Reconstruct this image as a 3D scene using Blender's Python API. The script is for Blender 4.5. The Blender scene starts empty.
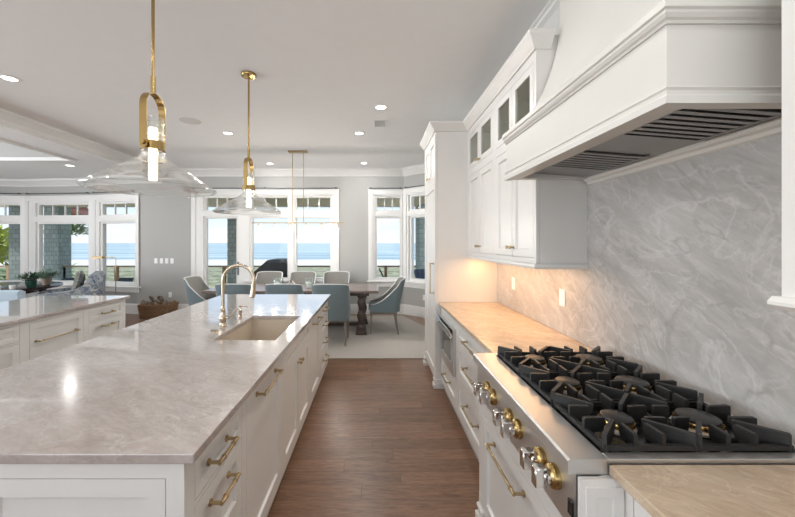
import bpy, math, random
from mathutils import Vector, Matrix
S = bpy.context.scene
COL = S.collection
PI = math.pi
random.seed(7)

# ------------------------------------------------------------------ camera, world, lights, exposure
cam_d = bpy.data.cameras.new('camera'); cam = bpy.data.objects.new('camera', cam_d); COL.objects.link(cam)
cam.location = (0, 0, 1.55); cam.rotation_euler = (PI/2, 0, 0)
cam_d.sensor_width = 36; cam_d.lens = 345/795*36
cam_d.shift_x = 22.5/795; cam_d.shift_y = -15.5/795
cam_d.clip_start = 0.02; cam_d.clip_end = 20000
S.camera = cam
S.view_settings.view_transform = 'Standard'; S.view_settings.look = 'None'
S.view_settings.exposure = 0.27; S.view_settings.gamma = 1.0
S.view_settings.use_curve_mapping = False
S.cycles.use_denoising = True
S.cycles.max_bounces = 10; S.cycles.diffuse_bounces = 6; S.cycles.transparent_max_bounces = 32
S.cycles.sample_clamp_indirect = 4.0
S.cycles.caustics_reflective = False; S.cycles.caustics_refractive = False

W = bpy.data.worlds.new('sky'); S.world = W; W.use_nodes = True
wn = W.node_tree; wn.nodes.clear()
tc = wn.nodes.new('ShaderNodeTexCoord'); sp = wn.nodes.new('ShaderNodeSeparateXYZ'); cr = wn.nodes.new('ShaderNodeValToRGB')
bg = wn.nodes.new('ShaderNodeBackground'); wo = wn.nodes.new('ShaderNodeOutputWorld')
nz = wn.nodes.new('ShaderNodeTexNoise'); mp = wn.nodes.new('ShaderNodeMapping'); mx = wn.nodes.new('ShaderNodeMix'); mx.data_type = 'RGBA'
cr2 = wn.nodes.new('ShaderNodeValToRGB')
wn.links.new(tc.outputs['Generated'], sp.inputs[0]); wn.links.new(sp.outputs[2], cr.inputs[0])
e = cr.color_ramp.elements
e[0].position = 0.0; e[0].color = (0.86, 0.90, 0.95, 1)
e[1].position = 0.9; e[1].color = (0.30, 0.50, 0.82, 1)
for p_, c_ in ((0.035, (0.80, 0.88, 0.98)), (0.11, (0.62, 0.78, 0.97)), (0.3, (0.45, 0.66, 0.93))):
    k = e.new(p_); k.color = (*c_, 1)
mp.inputs['Scale'].default_value = (1.6, 1.6, 9)
wn.links.new(tc.outputs['Generated'], mp.inputs[0]); wn.links.new(mp.outputs[0], nz.inputs['Vector'])
nz.inputs['Scale'].default_value = 2.2; nz.inputs['Detail'].default_value = 6
wn.links.new(nz.outputs[0], cr2.inputs[0]); cr2.color_ramp.elements[0].position = .48; cr2.color_ramp.elements[1].position = .75
wn.links.new(cr2.outputs[0], mx.inputs[0]); wn.links.new(cr.outputs[0], mx.inputs[6]); mx.inputs[7].default_value = (.93, .95, .98, 1)
wn.links.new(mx.outputs[2], bg.inputs[0]); bg.inputs[1].default_value = 1.06
wn.links.new(bg.outputs[0], wo.inputs[0])

def light(name, kind, loc, rot, energy, color=(1, 1, 1), **kw):
    d = bpy.data.lights.new(name, kind); d.energy = energy; d.color = color
    for k_, v_ in kw.items(): setattr(d, k_, v_)
    o = bpy.data.objects.new(name, d); COL.objects.link(o); o.location = loc; o.rotation_euler = rot
    return o
light('sun', 'SUN', (0, -20, 30), (math.radians(38), 0, math.radians(-28)), 3.0, (1, .96, .9), angle=0.01)
# added fill lights out of view, rear and left, brightening ceiling and cabinets
light('fill_rear', 'AREA', (-1.6, -3.0, 1.75), (math.radians(142), 0, 0), 95, (.93, .97, 1), shape='RECTANGLE', size=6.5, size_y=2.2)
light('fill_side', 'AREA', (-9.6, 1.3, 1.7), (math.radians(122), 0, -PI/2), 400, (.95, .98, 1), shape='RECTANGLE', size=5.4, size_y=2.3)

# ------------------------------------------------------------------ materials
MATS = {}
def new_mat(name):
    m = bpy.data.materials.new(name); m.use_nodes = True
    nt = m.node_tree; b = nt.nodes.get('Principled BSDF')
    MATS[name] = m
    return m, nt, b
def pbr(name, col, rough=.5, metal=0, bump=0, bscale=60, var=0, vscale=8, coat=0, spec=None):
    m, nt, b = new_mat(name)
    b.inputs['Base Color'].default_value = (*col, 1); b.inputs['Roughness'].default_value = rough
    b.inputs['Metallic'].default_value = metal
    if coat: b.inputs['Coat Weight'].default_value = coat; b.inputs['Coat Roughness'].default_value = .1
    if spec is not None: b.inputs['Specular IOR Level'].default_value = spec
    t = nt.nodes.new('ShaderNodeTexCoord')
    n = nt.nodes.new('ShaderNodeTexNoise'); n.inputs['Scale'].default_value = vscale; n.inputs['Detail'].default_value = 3
    nt.links.new(t.outputs['Object'], n.inputs['Vector'])
    mr = nt.nodes.new('ShaderNodeMapRange'); mr.inputs[3].default_value = 1-max(var, .02); mr.inputs[4].default_value = 1+max(var, .02)
    nt.links.new(n.outputs[0], mr.inputs[0])
    hs = nt.nodes.new('ShaderNodeHueSaturation'); hs.inputs['Color'].default_value = (*col, 1)
    nt.links.new(mr.outputs[0], hs.inputs['Value']); nt.links.new(hs.outputs[0], b.inputs['Base Color'])
    if bump:
        n2 = nt.nodes.new('ShaderNodeTexNoise'); n2.inputs['Scale'].default_value = bscale; n2.inputs['Detail'].default_value = 4
        nt.links.new(t.outputs['Object'], n2.inputs['Vector'])
        bp = nt.nodes.new('ShaderNodeBump'); bp.inputs['Strength'].default_value = bump; bp.inputs['Distance'].default_value = .01
        nt.links.new(n2.outputs[0], bp.inputs['Height']); nt.links.new(bp.outputs[0], b.inputs['Normal'])
    return m
def ramp(nt, src, stops):
    r = nt.nodes.new('ShaderNodeValToRGB'); nt.links.new(src, r.inputs[0])
    el = r.color_ramp.elements
    el[0].position, el[0].color = stops[0][0], (*stops[0][1], 1)
    el[1].position, el[1].color = stops[-1][0], (*stops[-1][1], 1)
    for p, c in stops[1:-1]:
        k = el.new(p); k.color = (*c, 1)
    return r.outputs[0]
def mapping(nt, scale=(1, 1, 1), rot=(0, 0, 0), src='Object'):
    t = nt.nodes.new('ShaderNodeTexCoord'); m = nt.nodes.new('ShaderNodeMapping')
    m.inputs['Scale'].default_value = scale; m.inputs['Rotation'].default_value = rot
    nt.links.new(t.outputs[src], m.inputs[0]); return m.outputs[0]
def noise(nt, vec, scale, detail=4, rough=.5, dist=0):
    n = nt.nodes.new('ShaderNodeTexNoise'); n.inputs['Scale'].default_value = scale; n.inputs['Detail'].default_value = detail
    n.inputs['Roughness'].default_value = rough; n.inputs['Distortion'].default_value = dist
    nt.links.new(vec, n.inputs['Vector']); return n.outputs[0]
def mixc(nt, f, a, b, mode='MIX'):
    m = nt.nodes.new('ShaderNodeMix'); m.data_type = 'RGBA'; m.blend_type = mode
    for i, v in ((0, f), (6, a), (7, b)):
        if isinstance(v, (int, float)): m.inputs[i].default_value = v
        elif isinstance(v, tuple): m.inputs[i].default_value = (*v, 1)
        else: nt.links.new(v, m.inputs[i])
    return m.outputs[2]
def stone(name, c0, c1, c2, vein, rot, stretch=(1, 3.5, 3.5), rough=.16, s=1.0, dark=(.2, .18, .16), VA=.16, coat=0):
    m, nt, b = new_mat(name)
    def rs(sc):
        m_ = nt.nodes.new('ShaderNodeMapping'); m_.inputs['Scale'].default_value = sc; nt.links.new(mapping(nt, (1, 1, 1), rot), m_.inputs[0]); return m_.outputs[0]
    v = rs(stretch)
    n1 = noise(nt, v, 1.3*s, 8, .62, .45)
    base = ramp(nt, n1, [(.28, c0), (.5, c1), (.72, c2)])
    n4 = noise(nt, v, 5*s, 9, .75, .5)
    base = mixc(nt, .55, base, ramp(nt, n4, [(.32, tuple(x*.70 for x in c1)), (.68, tuple(min(1, x*1.28) for x in c1))]))
    v2 = rs((1, 1.5, 1.5) if stretch[0] <= stretch[1] else (1.5, 1, 1.5))
    def ridge(sc, w, dist):
        n = noise(nt, v2, sc, 5, .55, dist)
        s_ = nt.nodes.new('ShaderNodeMath'); s_.operation = 'SUBTRACT'; nt.links.new(n, s_.inputs[0]); s_.inputs[1].default_value = .5
        a_ = nt.nodes.new('ShaderNodeMath'); a_.operation = 'ABSOLUTE'; nt.links.new(s_.outputs[0], a_.inputs[0])
        r = nt.nodes.new('ShaderNodeMapRange'); nt.links.new(a_.outputs[0], r.inputs[0]); r.inputs[1].default_value = 0; r.inputs[2].default_value = w
        r.inputs[3].default_value = 1; r.inputs[4].default_value = 0
        return r.outputs[0]
    def mul(x, k):
        q = nt.nodes.new('ShaderNodeMath'); q.operation = 'MULTIPLY'; nt.links.new(x, q.inputs[0])
        if isinstance(k, float): q.inputs[1].default_value = k
        else: nt.links.new(k, q.inputs[1])
        return q.outputs[0]
    base = mixc(nt, mul(ridge(2.0*s, .018, .8), VA*1.0), base, vein)
    base = mixc(nt, mul(ridge(4.5*s, .022, .9), VA*.6), base, vein)
    base = mixc(nt, mul(mul(ridge(.9*s, .012, .9), ramp(nt, n4, [(.4, (0, 0, 0)), (.6, (1, 1, 1))])), .5), base, dark)
    nt.links.new(base, b.inputs['Base Color']); b.inputs['Roughness'].default_value = rough
    b.inputs['Coat Weight'].default_value = coat; b.inputs['Coat Roughness'].default_value = .03; b.inputs['Coat IOR'].default_value = 1.6
    nr = noise(nt, v, 20, 3)
    rr = nt.nodes.new('ShaderNodeMapRange'); nt.links.new(nr, rr.inputs[0]); rr.inputs[3].default_value = rough*.75; rr.inputs[4].default_value = rough*1.4
    nt.links.new(rr.outputs[0], b.inputs['Roughness'])
    return m
def glassy(name, tint=(.96, .98, .97), rough=0.0, ior=1.45, fac=1.0, bump=0, white_mix=0.0, base=0.0):
    m, nt, b = new_mat(name); nt.nodes.remove(b)
    out = nt.nodes.get('Material Output')
    tr = nt.nodes.new('ShaderNodeBsdfTransparent'); tr.inputs[0].default_value = (*tint, 1)
    gl = nt.nodes.new('ShaderNodeBsdfGlossy'); gl.inputs['Roughness'].default_value = rough; gl.inputs[0].default_value = (1, 1, 1, 1)
    lw = nt.nodes.new('ShaderNodeLayerWeight'); lw.inputs[0].default_value = .5; fr = nt.nodes.new('ShaderNodeMath'); fr.operation = 'POWER'; fr.inputs[1].default_value = 4.2
    nt.links.new(lw.outputs['Facing'], fr.inputs[0]); base += ((ior-1)/(ior+1))**2
    ml = nt.nodes.new('ShaderNodeMath'); ml.operation = 'MULTIPLY_ADD'; ml.inputs[1].default_value = fac; ml.inputs[2].default_value = base; nt.links.new(fr.outputs[0], ml.inputs[0]); ml.use_clamp = True
    if bump:
        v = mapping(nt, (1, 1, 7)); n = noise(nt, v, 3.2, 2, .45, .8)
        bp = nt.nodes.new('ShaderNodeBump'); bp.inputs['Strength'].default_value = bump; bp.inputs['Distance'].default_value = .02
        st_ = nt.nodes.new('ShaderNodeMapRange'); nt.links.new(n, st_.inputs[0]); st_.inputs[1].default_value = .54; st_.inputs[2].default_value = .64; st_.inputs[3].default_value = .7; st_.inputs[4].default_value = 7
        nt.links.new(st_.outputs[0], ml.inputs[1])
        nt.links.new(n, bp.inputs['Height']); nt.links.new(bp.outputs[0], gl.inputs['Normal']); nt.links.new(bp.outputs[0], lw.inputs['Normal'])
    ms = nt.nodes.new('ShaderNodeMixShader'); nt.links.new(ml.outputs[0], ms.inputs[0]); nt.links.new(tr.outputs[0], ms.inputs[1]); nt.links.new(gl.outputs[0], ms.inputs[2])
    last = ms.outputs[0]
    if white_mix:
        df = nt.nodes.new('ShaderNodeBsdfDiffuse'); df.inputs[0].default_value = (.9, .92, .92, 1)
        m2 = nt.nodes.new('ShaderNodeMixShader'); m2.inputs[0].default_value = white_mix
        if bump:
            s2 = nt.nodes.new('ShaderNodeMapRange'); nt.links.new(n, s2.inputs[0]); s2.inputs[1].default_value = .54; s2.inputs[2].default_value = .66; s2.inputs[3].default_value = white_mix; s2.inputs[4].default_value = white_mix+.22; nt.links.new(s2.outputs[0], m2.inputs[0])  # highlight streaks of the clear pendant glass, painted in as white diffuse bands
        nt.links.new(last, m2.inputs[1]); nt.links.new(df.outputs[0], m2.inputs[2]); last = m2.outputs[0]
    nt.links.new(last, out.inputs[0])
    return m
def emis(name, col, st):
    m, nt, b = new_mat(name); b.inputs['Base Color'].default_value = (*col, 1)
    b.inputs['Emission Color'].default_value = (*col, 1); b.inputs['Emission Strength'].default_value = st
    return m
def wood(name, c0, c1, scale=(1.5, 14, 14), rough=.4):
    m, nt, b = new_mat(name)
    v = mapping(nt, scale); n = noise(nt, v, 3, 8, .65, 1.2)
    nt.links.new(ramp(nt, n, [(.3, c0), (.7, c1)]), b.inputs['Base Color']); b.inputs['Roughness'].default_value = rough
    return m
def fabric(name, col, rough=.9, var=.12, scale=220):
    m = pbr(name, col, rough, bump=.25, bscale=scale, var=var, vscale=40)
    m.node_tree.nodes['Principled BSDF'].inputs['Sheen Weight'].default_value = .25
    return m

M_CAB = pbr('cabinet_paint', (.73, .72, .695), .34, var=.01)
M_HOOD = pbr('hood_paint', (.66, .65, .615), .38, var=.01)
M_TRIM = pbr('trim_paint', (.78, .78, .77), .35, var=.01)
M_WALL = pbr('wall_paint', (.42, .42, .41), .7, var=.015, bump=.04, bscale=200)
M_CEIL = pbr('ceiling_paint', (.80, .81, .815), .8, var=.01)
M_DARK = pbr('dark_gap', (.03, .03, .03), .8)
M_TOE = pbr('toe_kick_paint', (.55, .54, .52), .5)
M_BRASS = pbr('aged_brass', (.46, .35, .20), .30, 1, var=.08)
M_BRASSB = pbr('satin_brass', (.42, .29, .12), .24, 1, var=.05)
M_FAUC = pbr('bronze_faucet', (.56, .47, .36), .22, 1, var=.05)
M_STEEL = pbr('stainless', (.68, .675, .665), .42, 1, var=.04, bump=.03, bscale=300)
M_STEELP = pbr('polished_steel', (.78, .76, .73), .1, 1)
M_IRON = pbr('cast_iron', (.016, .016, .016), .48, 0, bump=.3, bscale=260, var=.2)
M_ENAM = pbr('black_enamel', (.012, .012, .012), .18)
M_BLKG = pbr('black_glass', (.02, .02, .022), .06)
M_PLAST = pbr('white_plastic', (.85, .85, .84), .35)
M_SINK = pbr('sink_fireclay', (.62, .54, .44), .3, var=.03)
M_ISL = stone('island_quartzite', (.30, .25, .225), (.43, .375, .35), (.57, .52, .495), (.74, .71, .69), (0, 0, .5), (1, 3.0, 3), .15, 1.8, VA=.2, coat=.8)
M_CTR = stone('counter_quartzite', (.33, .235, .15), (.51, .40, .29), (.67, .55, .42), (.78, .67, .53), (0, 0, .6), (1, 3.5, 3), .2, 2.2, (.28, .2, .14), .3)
M_SPL = stone('backsplash_quartzite', (.30, .285, .27), (.43, .42, .405), (.56, .55, .54), (.72, .71, .70), (-.55, 0, 0), (5, .9, 5), .34, 1.0, VA=.3)
M_PANE = glassy('window_glass', (.975, .985, .985), 0, 1.25, .6)
M_CGLASS = glassy('cabinet_glass', (.78, .80, .72), 0.02, 1.5)
M_PGLASS = glassy('pendant_glass', (.97, .98, .975), .03, 1.5, 1.1, .8, 0.03, .06)
M_LAMPG = glassy('chandelier_glass', (.72, .70, .66), .05, 1.5, 1.2, 0, .12)
M_JAR = glassy('jar_glass', (.9, .94, .93), .02, 1.5, 1.2, 0, .06)
M_TUBE = emis('pendant_led', (1, .80, .55), 8)
M_CAN = emis('downlight_lens', (1, .95, .87), 6)
M_LEDW = emis('chandelier_led', (1, .90, .76), 3)
M_FABB = fabric('blue_linen', (.155, .205, .225))
M_FABS = fabric('pale_blue_linen', (.21, .28, .31))
M_FABG = fabric('taupe_linen', (.215, .21, .195))
M_WELT = fabric('pale_welt', (.62, .63, .62))
M_LEG = wood('grey_wash_wood', (.16, .14, .12), (.26, .235, .21))
M_TAB = wood('dark_table_wood', (.045, .032, .028), (.12, .085, .07), (1.2, 12, 12), .3)
M_TABT = wood('table_top_wood', (.13, .10, .09), (.24, .19, .17), (1.2, 12, 12), .22)
M_RTAB = wood('round_table_wood', (.018, .012, .012), (.045, .03, .028), (1.2, 12, 12), .2)
M_WICK = pbr('wicker', (.22, .125, .065), .8, bump=1, bscale=60, var=.6, vscale=35)
M_ROPE = pbr('driftwood', (.20, .155, .115), .85, bump=.8, bscale=80, var=.3, vscale=30)
M_LEAF = pbr('leaf_green', (.045, .10, .055), .5, var=.3, vscale=20)
M_LEAF2 = pbr('leaf_greygreen', (.12, .19, .14), .5, var=.3, vscale=20)
M_LEAFY = pbr('leaf_yellowgreen', (.42, .48, .08), .5, var=.35, vscale=5)
M_POTG = pbr('green_glaze', (.01, .05, .035), .15)
M_POTB = pbr('stone_pot', (.36, .28, .22), .7)
M_DECK = wood('deck_boards', (.46, .41, .35), (.60, .55, .48), (1, 10, 10), .7)
M_RAIL = pbr('rail_wood', (.34, .22, .12), .6)
M_RAILD = pbr('rail_dark', (.04, .05, .055), .5)
M_COVER = pbr('black_cover', (.022, .025, .03), .6, bump=.4, bscale=6)
M_OUTCH = pbr('outdoor_chair_paint', (.03, .05, .08), .5)
M_PORCH = pbr('porch_beam_paint', (.85, .80, .62), .6)
M_ROOFB = pbr('roof_brown', (.16, .05, .025), .7)
M_RUG = fabric('rug_wool', (.42, .385, .345), .95, .08, 120)

def floor_mat():
    m, nt, b = new_mat('oak_floor')
    v0 = mapping(nt); s3 = nt.nodes.new('ShaderNodeSeparateXYZ'); nt.links.new(v0, s3.inputs[0])
    def mt(op, a, b_=None):
        q = nt.nodes.new('ShaderNodeMath'); q.operation = op
        for i_, x_ in ((0, a), (1, b_)):
            if x_ is None: continue
            if isinstance(x_, (int, float)): q.inputs[i_].default_value = x_
            else: nt.links.new(x_, q.inputs[i_])
        return q.outputs[0]
    row = mt('FLOOR', mt('DIVIDE', s3.outputs[1], .13)); wnz = nt.nodes.new('ShaderNodeTexWhiteNoise'); wnz.noise_dimensions = '1D'; nt.links.new(row, wnz.inputs['W'])
    c3 = nt.nodes.new('ShaderNodeCombineXYZ'); nt.links.new(mt('ADD', s3.outputs[0], mt('MULTIPLY', wnz.outputs[0], 9.0)), c3.inputs[0]); nt.links.new(s3.outputs[1], c3.inputs[1])
    v = c3.outputs[0]
    br = nt.nodes.new('ShaderNodeTexBrick'); nt.links.new(v, br.inputs['Vector'])
    br.inputs['Scale'].default_value = 1; br.inputs['Brick Width'].default_value = 1.9; br.inputs['Row Height'].default_value = .13
    br.inputs['Mortar Size'].default_value = .0012; br.inputs['Color1'].default_value = (.2, .2, .2, 1); br.inputs['Color2'].default_value = (.8, .8, .8, 1)
    br.inputs['Mortar'].default_value = (0, 0, 0, 1); br.offset = 0; br.inputs['Bias'].default_value = 0
    sep = nt.nodes.new('ShaderNodeSeparateColor'); nt.links.new(br.outputs[0], sep.inputs[0])
    cb = nt.nodes.new('ShaderNodeCombineXYZ')
    vm = nt.nodes.new('ShaderNodeVectorMath'); vm.operation = 'ADD'; nt.links.new(v, vm.inputs[0])
    sc = nt.nodes.new('ShaderNodeMath'); sc.operation = 'MULTIPLY'; sc.inputs[1].default_value = 7; nt.links.new(sep.outputs[0], sc.inputs[0])
    nt.links.new(sc.outputs[0], cb.inputs[2]); nt.links.new(cb.outputs[0], vm.inputs[1])
    m2 = nt.nodes.new('ShaderNodeMapping'); m2.inputs['Scale'].default_value = (1.1, 9, 1); nt.links.new(vm.outputs[0], m2.inputs[0])
    n = noise(nt, m2.outputs[0], 2.6, 8, .62, 1.6)
    c = ramp(nt, n, [(.28, (.105, .052, .03)), (.5, (.215, .115, .065)), (.74, (.33, .195, .12))])
    ln = noise(nt, m2.outputs[0], 14, 4, .6, .4)
    c = mixc(nt, .35, c, ramp(nt, ln, [(.35, (.11, .06, .038)), (.65, (.31, .195, .135))]))
    tone = ramp(nt, sep.outputs[0], [(0, (.25, .25, .25)), (.08, (.25, .25, .25)), (.12, (.76, .75, .74)), (1, (1.15, 1.12, 1.1))])
    c = mixc(nt, 1.0, c, tone, 'MULTIPLY')
    nt.links.new(c, b.inputs['Base Color']); b.inputs['Roughness'].default_value = .3
    bp = nt.nodes.new('ShaderNodeBump'); bp.inputs['Strength'].default_value = .12; bp.inputs['Distance'].default_value = .004
    nt.links.new(n, bp.inputs['Height']); nt.links.new(bp.outputs[0], b.inputs['Normal'])
    return m
M_FLOOR = floor_mat()
def shingle_mat():
    m, nt, b = new_mat('shingle_cladding')
    t = nt.nodes.new('ShaderNodeTexCoord'); sx = nt.nodes.new('ShaderNodeSeparateXYZ'); nt.links.new(t.outputs['Object'], sx.inputs[0])
    ad = nt.nodes.new('ShaderNodeMath'); ad.operation = 'ADD'; nt.links.new(sx.outputs[0], ad.inputs[0]); nt.links.new(sx.outputs[1], ad.inputs[1])
    cb = nt.nodes.new('ShaderNodeCombineXYZ'); nt.links.new(ad.outputs[0], cb.inputs[0]); nt.links.new(sx.outputs[2], cb.inputs[1])
    br = nt.nodes.new('ShaderNodeTexBrick'); nt.links.new(cb.outputs[0], br.inputs['Vector']); br.inputs['Scale'].default_value = 1
    br.inputs['Brick Width'].default_value = .13; br.inputs['Row Height'].default_value = .12; br.inputs['Mortar Size'].default_value = .004
    br.inputs['Color1'].default_value = (.30, .36, .35, 1); br.inputs['Color2'].default_value = (.42, .49, .48, 1); br.inputs['Mortar'].default_value = (.14, .17, .17, 1)
    nt.links.new(br.outputs[0], b.inputs['Base Color']); b.inputs['Roughness'].default_value = .85
    return m
M_SHING = shingle_mat()
def print_mat(name, a, b_, c_, d, s=9):
    m, nt, b = new_mat(name)
    v = mapping(nt); n = noise(nt, v, s, 5, .6, 2.2)
    nt.links.new(ramp(nt, n, [(.34, a), (.44, b_), (.52, c_), (.62, d)]), b.inputs['Base Color']); b.inputs['Roughness'].default_value = .9
    return m
M_FLORAL = print_mat('floral_print', (.05, .10, .22), (.44, .45, .44), (.09, .14, .22), (.50, .50, .46), 5)
M_PILLOW = print_mat('pillow_print', (.03, .04, .055), (.26, .24, .18), (.06, .08, .11), (.42, .40, .35), 7)
def ground_mat(name, cols, s, rough=.95):
    m, nt, b = new_mat(name)
    v = mapping(nt); n = noise(nt, v, s, 8, .7)
    nt.links.new(ramp(nt, n, cols), b.inputs['Base Color']); b.inputs['Roughness'].default_value = rough
    return m
M_DUNE = ground_mat('dune_ground', [(.34, (.09, .12, .05)), (.5, (.27, .27, .15)), (.64, (.60, .53, .40))], 1.1)
M_SAND = ground_mat('beach_sand', [(.3, (.66, .62, .55)), (.7, (.78, .75, .69))], .05)
def sea_mat():
    m, nt, b = new_mat('sea_water')
    v = mapping(nt, (.004, .05, 1)); n = noise(nt, v, 1.5, 6, .6)
    nt.links.new(ramp(nt, n, [(.35, (.25, .36, .41)), (.55, (.44, .52, .54)), (.68, (.68, .73, .74))]), b.inputs['Base Color'])
    b.inputs['Roughness'].default_value = .7; b.inputs['Specular IOR Level'].default_value = .15
    return m
M_SEA = sea_mat()

# ------------------------------------------------------------------ mesh helpers
class MB:
    def __init__(s, m=None): s.v = []; s.f = []; s.mi = []; s.sm = []; s.m = m or Matrix.Identity(4)
    def add(s, vs, fs, mi=0, smooth=False, m=None):
        o = len(s.v); mm = s.m @ m if m else s.m
        s.v += [mm @ Vector(p) for p in vs]
        for f in fs: s.f.append([o+i for i in f]); s.mi.append(mi); s.sm.append(smooth)
        return s
    def box(s, x0, x1, y0, y1, z0, z1, mi=0, m=None, ch=0.0):
        if x0 > x1: x0, x1 = x1, x0
        if y0 > y1: y0, y1 = y1, y0
        if z0 > z1: z0, z1 = z1, z0
        if ch > 0:
            c = min(ch, (x1-x0)/2.01, (y1-y0)/2.01, (z1-z0)/2.01)
            import itertools
            vs = []; idx = {}
            for ix, iy, iz in itertools.product((0, 1), repeat=3):
                X = (x0, x1)[ix]; Y = (y0, y1)[iy]; Z = (z0, z1)[iz]
                dx = c*(1-2*ix); dy = c*(1-2*iy); dz = c*(1-2*iz)
                for a, p in (('x', (X, Y+dy, Z+dz)), ('y', (X+dx, Y, Z+dz)), ('z', (X+dx, Y+dy, Z))):
                    idx[(ix, iy, iz, a)] = len(vs); vs.append(p)
            fs = []
            for i in (0, 1):
                q = [(0, 0), (1, 0), (1, 1), (0, 1)]
                fx = [idx[(i, a, b, 'x')] for a, b in q]; fy = [idx[(a, i, b, 'y')] for a, b in q]; fz = [idx[(a, b, i, 'z')] for a, b in q]
                fs += [fx if i else fx[::-1], fy[::-1] if i else fy, fz if i else fz[::-1]]
            for a in (0, 1):
                for b in (0, 1):
                    fs.append([idx[(0, a, b, 'y')], idx[(1, a, b, 'y')], idx[(1, a, b, 'z')], idx[(0, a, b, 'z')]])
                    fs.append([idx[(a, 0, b, 'x')], idx[(a, 1, b, 'x')], idx[(a, 1, b, 'z')], idx[(a, 0, b, 'z')]])
                    fs.append([idx[(a, b, 0, 'x')], idx[(a, b, 1, 'x')], idx[(a, b, 1, 'y')], idx[(a, b, 0, 'y')]])
            for k in itertools.product((0, 1), repeat=3): fs.append([idx[(*k, 'x')], idx[(*k, 'y')], idx[(*k, 'z')]])
            return s.add(vs, fs, mi, False, m)
        vs = [(x0, y0, z0), (x1, y0, z0), (x1, y1, z0), (x0, y1, z0), (x0, y0, z1), (x1, y0, z1), (x1, y1, z1), (x0, y1, z1)]
        return s.add(vs, [(0, 3, 2, 1), (4, 5, 6, 7), (0, 1, 5, 4), (1, 2, 6, 5), (2, 3, 7, 6), (3, 0, 4, 7)], mi, False, m)
    def prism(s, pts, a, b, axis='y', mi=0, smooth=False, m=None):
        # pts: polygon in the two other axes, extruded from a to b
        n = len(pts)
        def P(p, t):
            if axis == 'y': return (p[0], t, p[1])
            if axis == 'x': return (t, p[0], p[1])
            return (p[0], p[1], t)
        vs = [P(p, a) for p in pts]+[P(p, b) for p in pts]
        s.add(vs, [[i, (i+1) % n, n+(i+1) % n, n+i] for i in range(n)], mi, smooth, m)
        s.add(vs, [list(range(n))[::-1], list(range(n, 2*n))], mi, False, m)
        return s
    def lathe(s, prof, seg=24, m=None, mi=0, closed=False, smooth=True):
        vs = []; fs = []; n = len(prof)
        for i in range(seg):
            a = 2*PI*i/seg
            for r, z in prof: vs.append((r*math.cos(a), r*math.sin(a), z))
        for i in range(seg):
            j = (i+1) % seg
            for k in range(n if closed else n-1):
                k2 = (k+1) % n
                fs.append((i*n+k, j*n+k, j*n+k2, i*n+k2))
        if not closed:
            if prof[0][0] > 1e-6: fs.append([i*n for i in range(seg)][::-1])
            if prof[-1][0] > 1e-6: fs.append([i*n+n-1 for i in range(seg)])
        return s.add(vs, fs, mi, smooth, m)
    def cyl(s, p, q, r, r2=None, seg=14, mi=0, smooth=True):
        p = Vector(p); q = Vector(q); d = q-p; r2 = r if r2 is None else r2
        m = Matrix.Translation(p) @ d.to_track_quat('Z', 'Y').to_matrix().to_4x4()
        return s.lathe([(0, 0), (r, 0), (r, 0), (r2, d.length), (r2, d.length), (0, d.length)], seg, m, mi, False, smooth)
    def tube(s, pts, r, seg=10, mi=0, closed=False):
        pts = [Vector(p) for p in pts]; n = len(pts); rs = r if isinstance(r, (list, tuple)) else [r]*n
        vs = []; fs = []
        up = None
        for i, p in enumerate(pts):
            a = pts[(i-1) % n] if (closed or i > 0) else p; b = pts[(i+1) % n] if (closed or i < n-1) else p
            t = (b-a).normalized()
            if up is None:
                up = t.orthogonal().normalized()
            up = (up - t*up.dot(t)).normalized(); w = t.cross(up)
            for k in range(seg):
                an = 2*PI*k/seg; vs.append(tuple(p+(up*math.cos(an)+w*math.sin(an))*rs[i]))
        for i in range(n if closed else n-1):
            j = (i+1) % n
            for k in range(seg):
                k2 = (k+1) % seg; fs.append((i*seg+k, i*seg+k2, j*seg+k2, j*seg+k))
        if not closed: fs += [list(range(seg))[::-1], list(range((n-1)*seg, n*seg))]
        return s.add(vs, fs, mi, True)
    def ball(s, c, r, seg=14, rings=8, mi=0, sc=(1, 1, 1)):
        prof = [(r*math.sin(PI*i/rings), -r*math.cos(PI*i/rings)) for i in range(rings+1)]
        prof[0] = (0, -r); prof[-1] = (0, r)
        return s.lathe(prof, seg, Matrix.Translation(c) @ Matrix.Diagonal((*sc, 1)), mi)
    def grid(s, us, ws, filled, y0, y1, mi=0, m=None):
        # slab in local x (us) and z (ws) with holes, thick in y
        us = sorted(set(round(u, 5) for u in us)); ws = sorted(set(round(w, 5) for w in ws)); nu, nw = len(us), len(ws)
        def V(i, j, k): return (i*nw+j)*2+k
        vs = [(u, y, w) for u in us for w in ws for y in (y0, y1)]
        F = [[filled((us[i]+us[i+1])/2, (ws[j]+ws[j+1])/2) for j in range(nw-1)] for i in range(nu-1)]
        g = lambda i, j: 0 <= i < nu-1 and 0 <= j < nw-1 and F[i][j]
        fs = []
        for i in range(nu-1):
            for j in range(nw-1):
                if not F[i][j]: continue
                fs.append((V(i, j, 0), V(i+1, j, 0), V(i+1, j+1, 0), V(i, j+1, 0)))
                fs.append((V(i, j, 1), V(i, j+1, 1), V(i+1, j+1, 1), V(i+1, j, 1)))
                if not g(i-1, j): fs.append((V(i, j, 0), V(i, j+1, 0), V(i, j+1, 1), V(i, j, 1)))
                if not g(i+1, j): fs.append((V(i+1, j, 0), V(i+1, j, 1), V(i+1, j+1, 1), V(i+1, j+1, 0)))
                if not g(i, j-1): fs.append((V(i, j, 0), V(i, j, 1), V(i+1, j, 1), V(i+1, j, 0)))
                if not g(i, j+1): fs.append((V(i, j+1, 0), V(i+1, j+1, 0), V(i+1, j+1, 1), V(i, j+1, 1)))
        used = sorted({i for f in fs for i in f}); mp_ = {u: k for k, u in enumerate(used)}
        return s.add([vs[u] for u in used], [[mp_[i] for i in f] for f in fs], mi, False, m)
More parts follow.
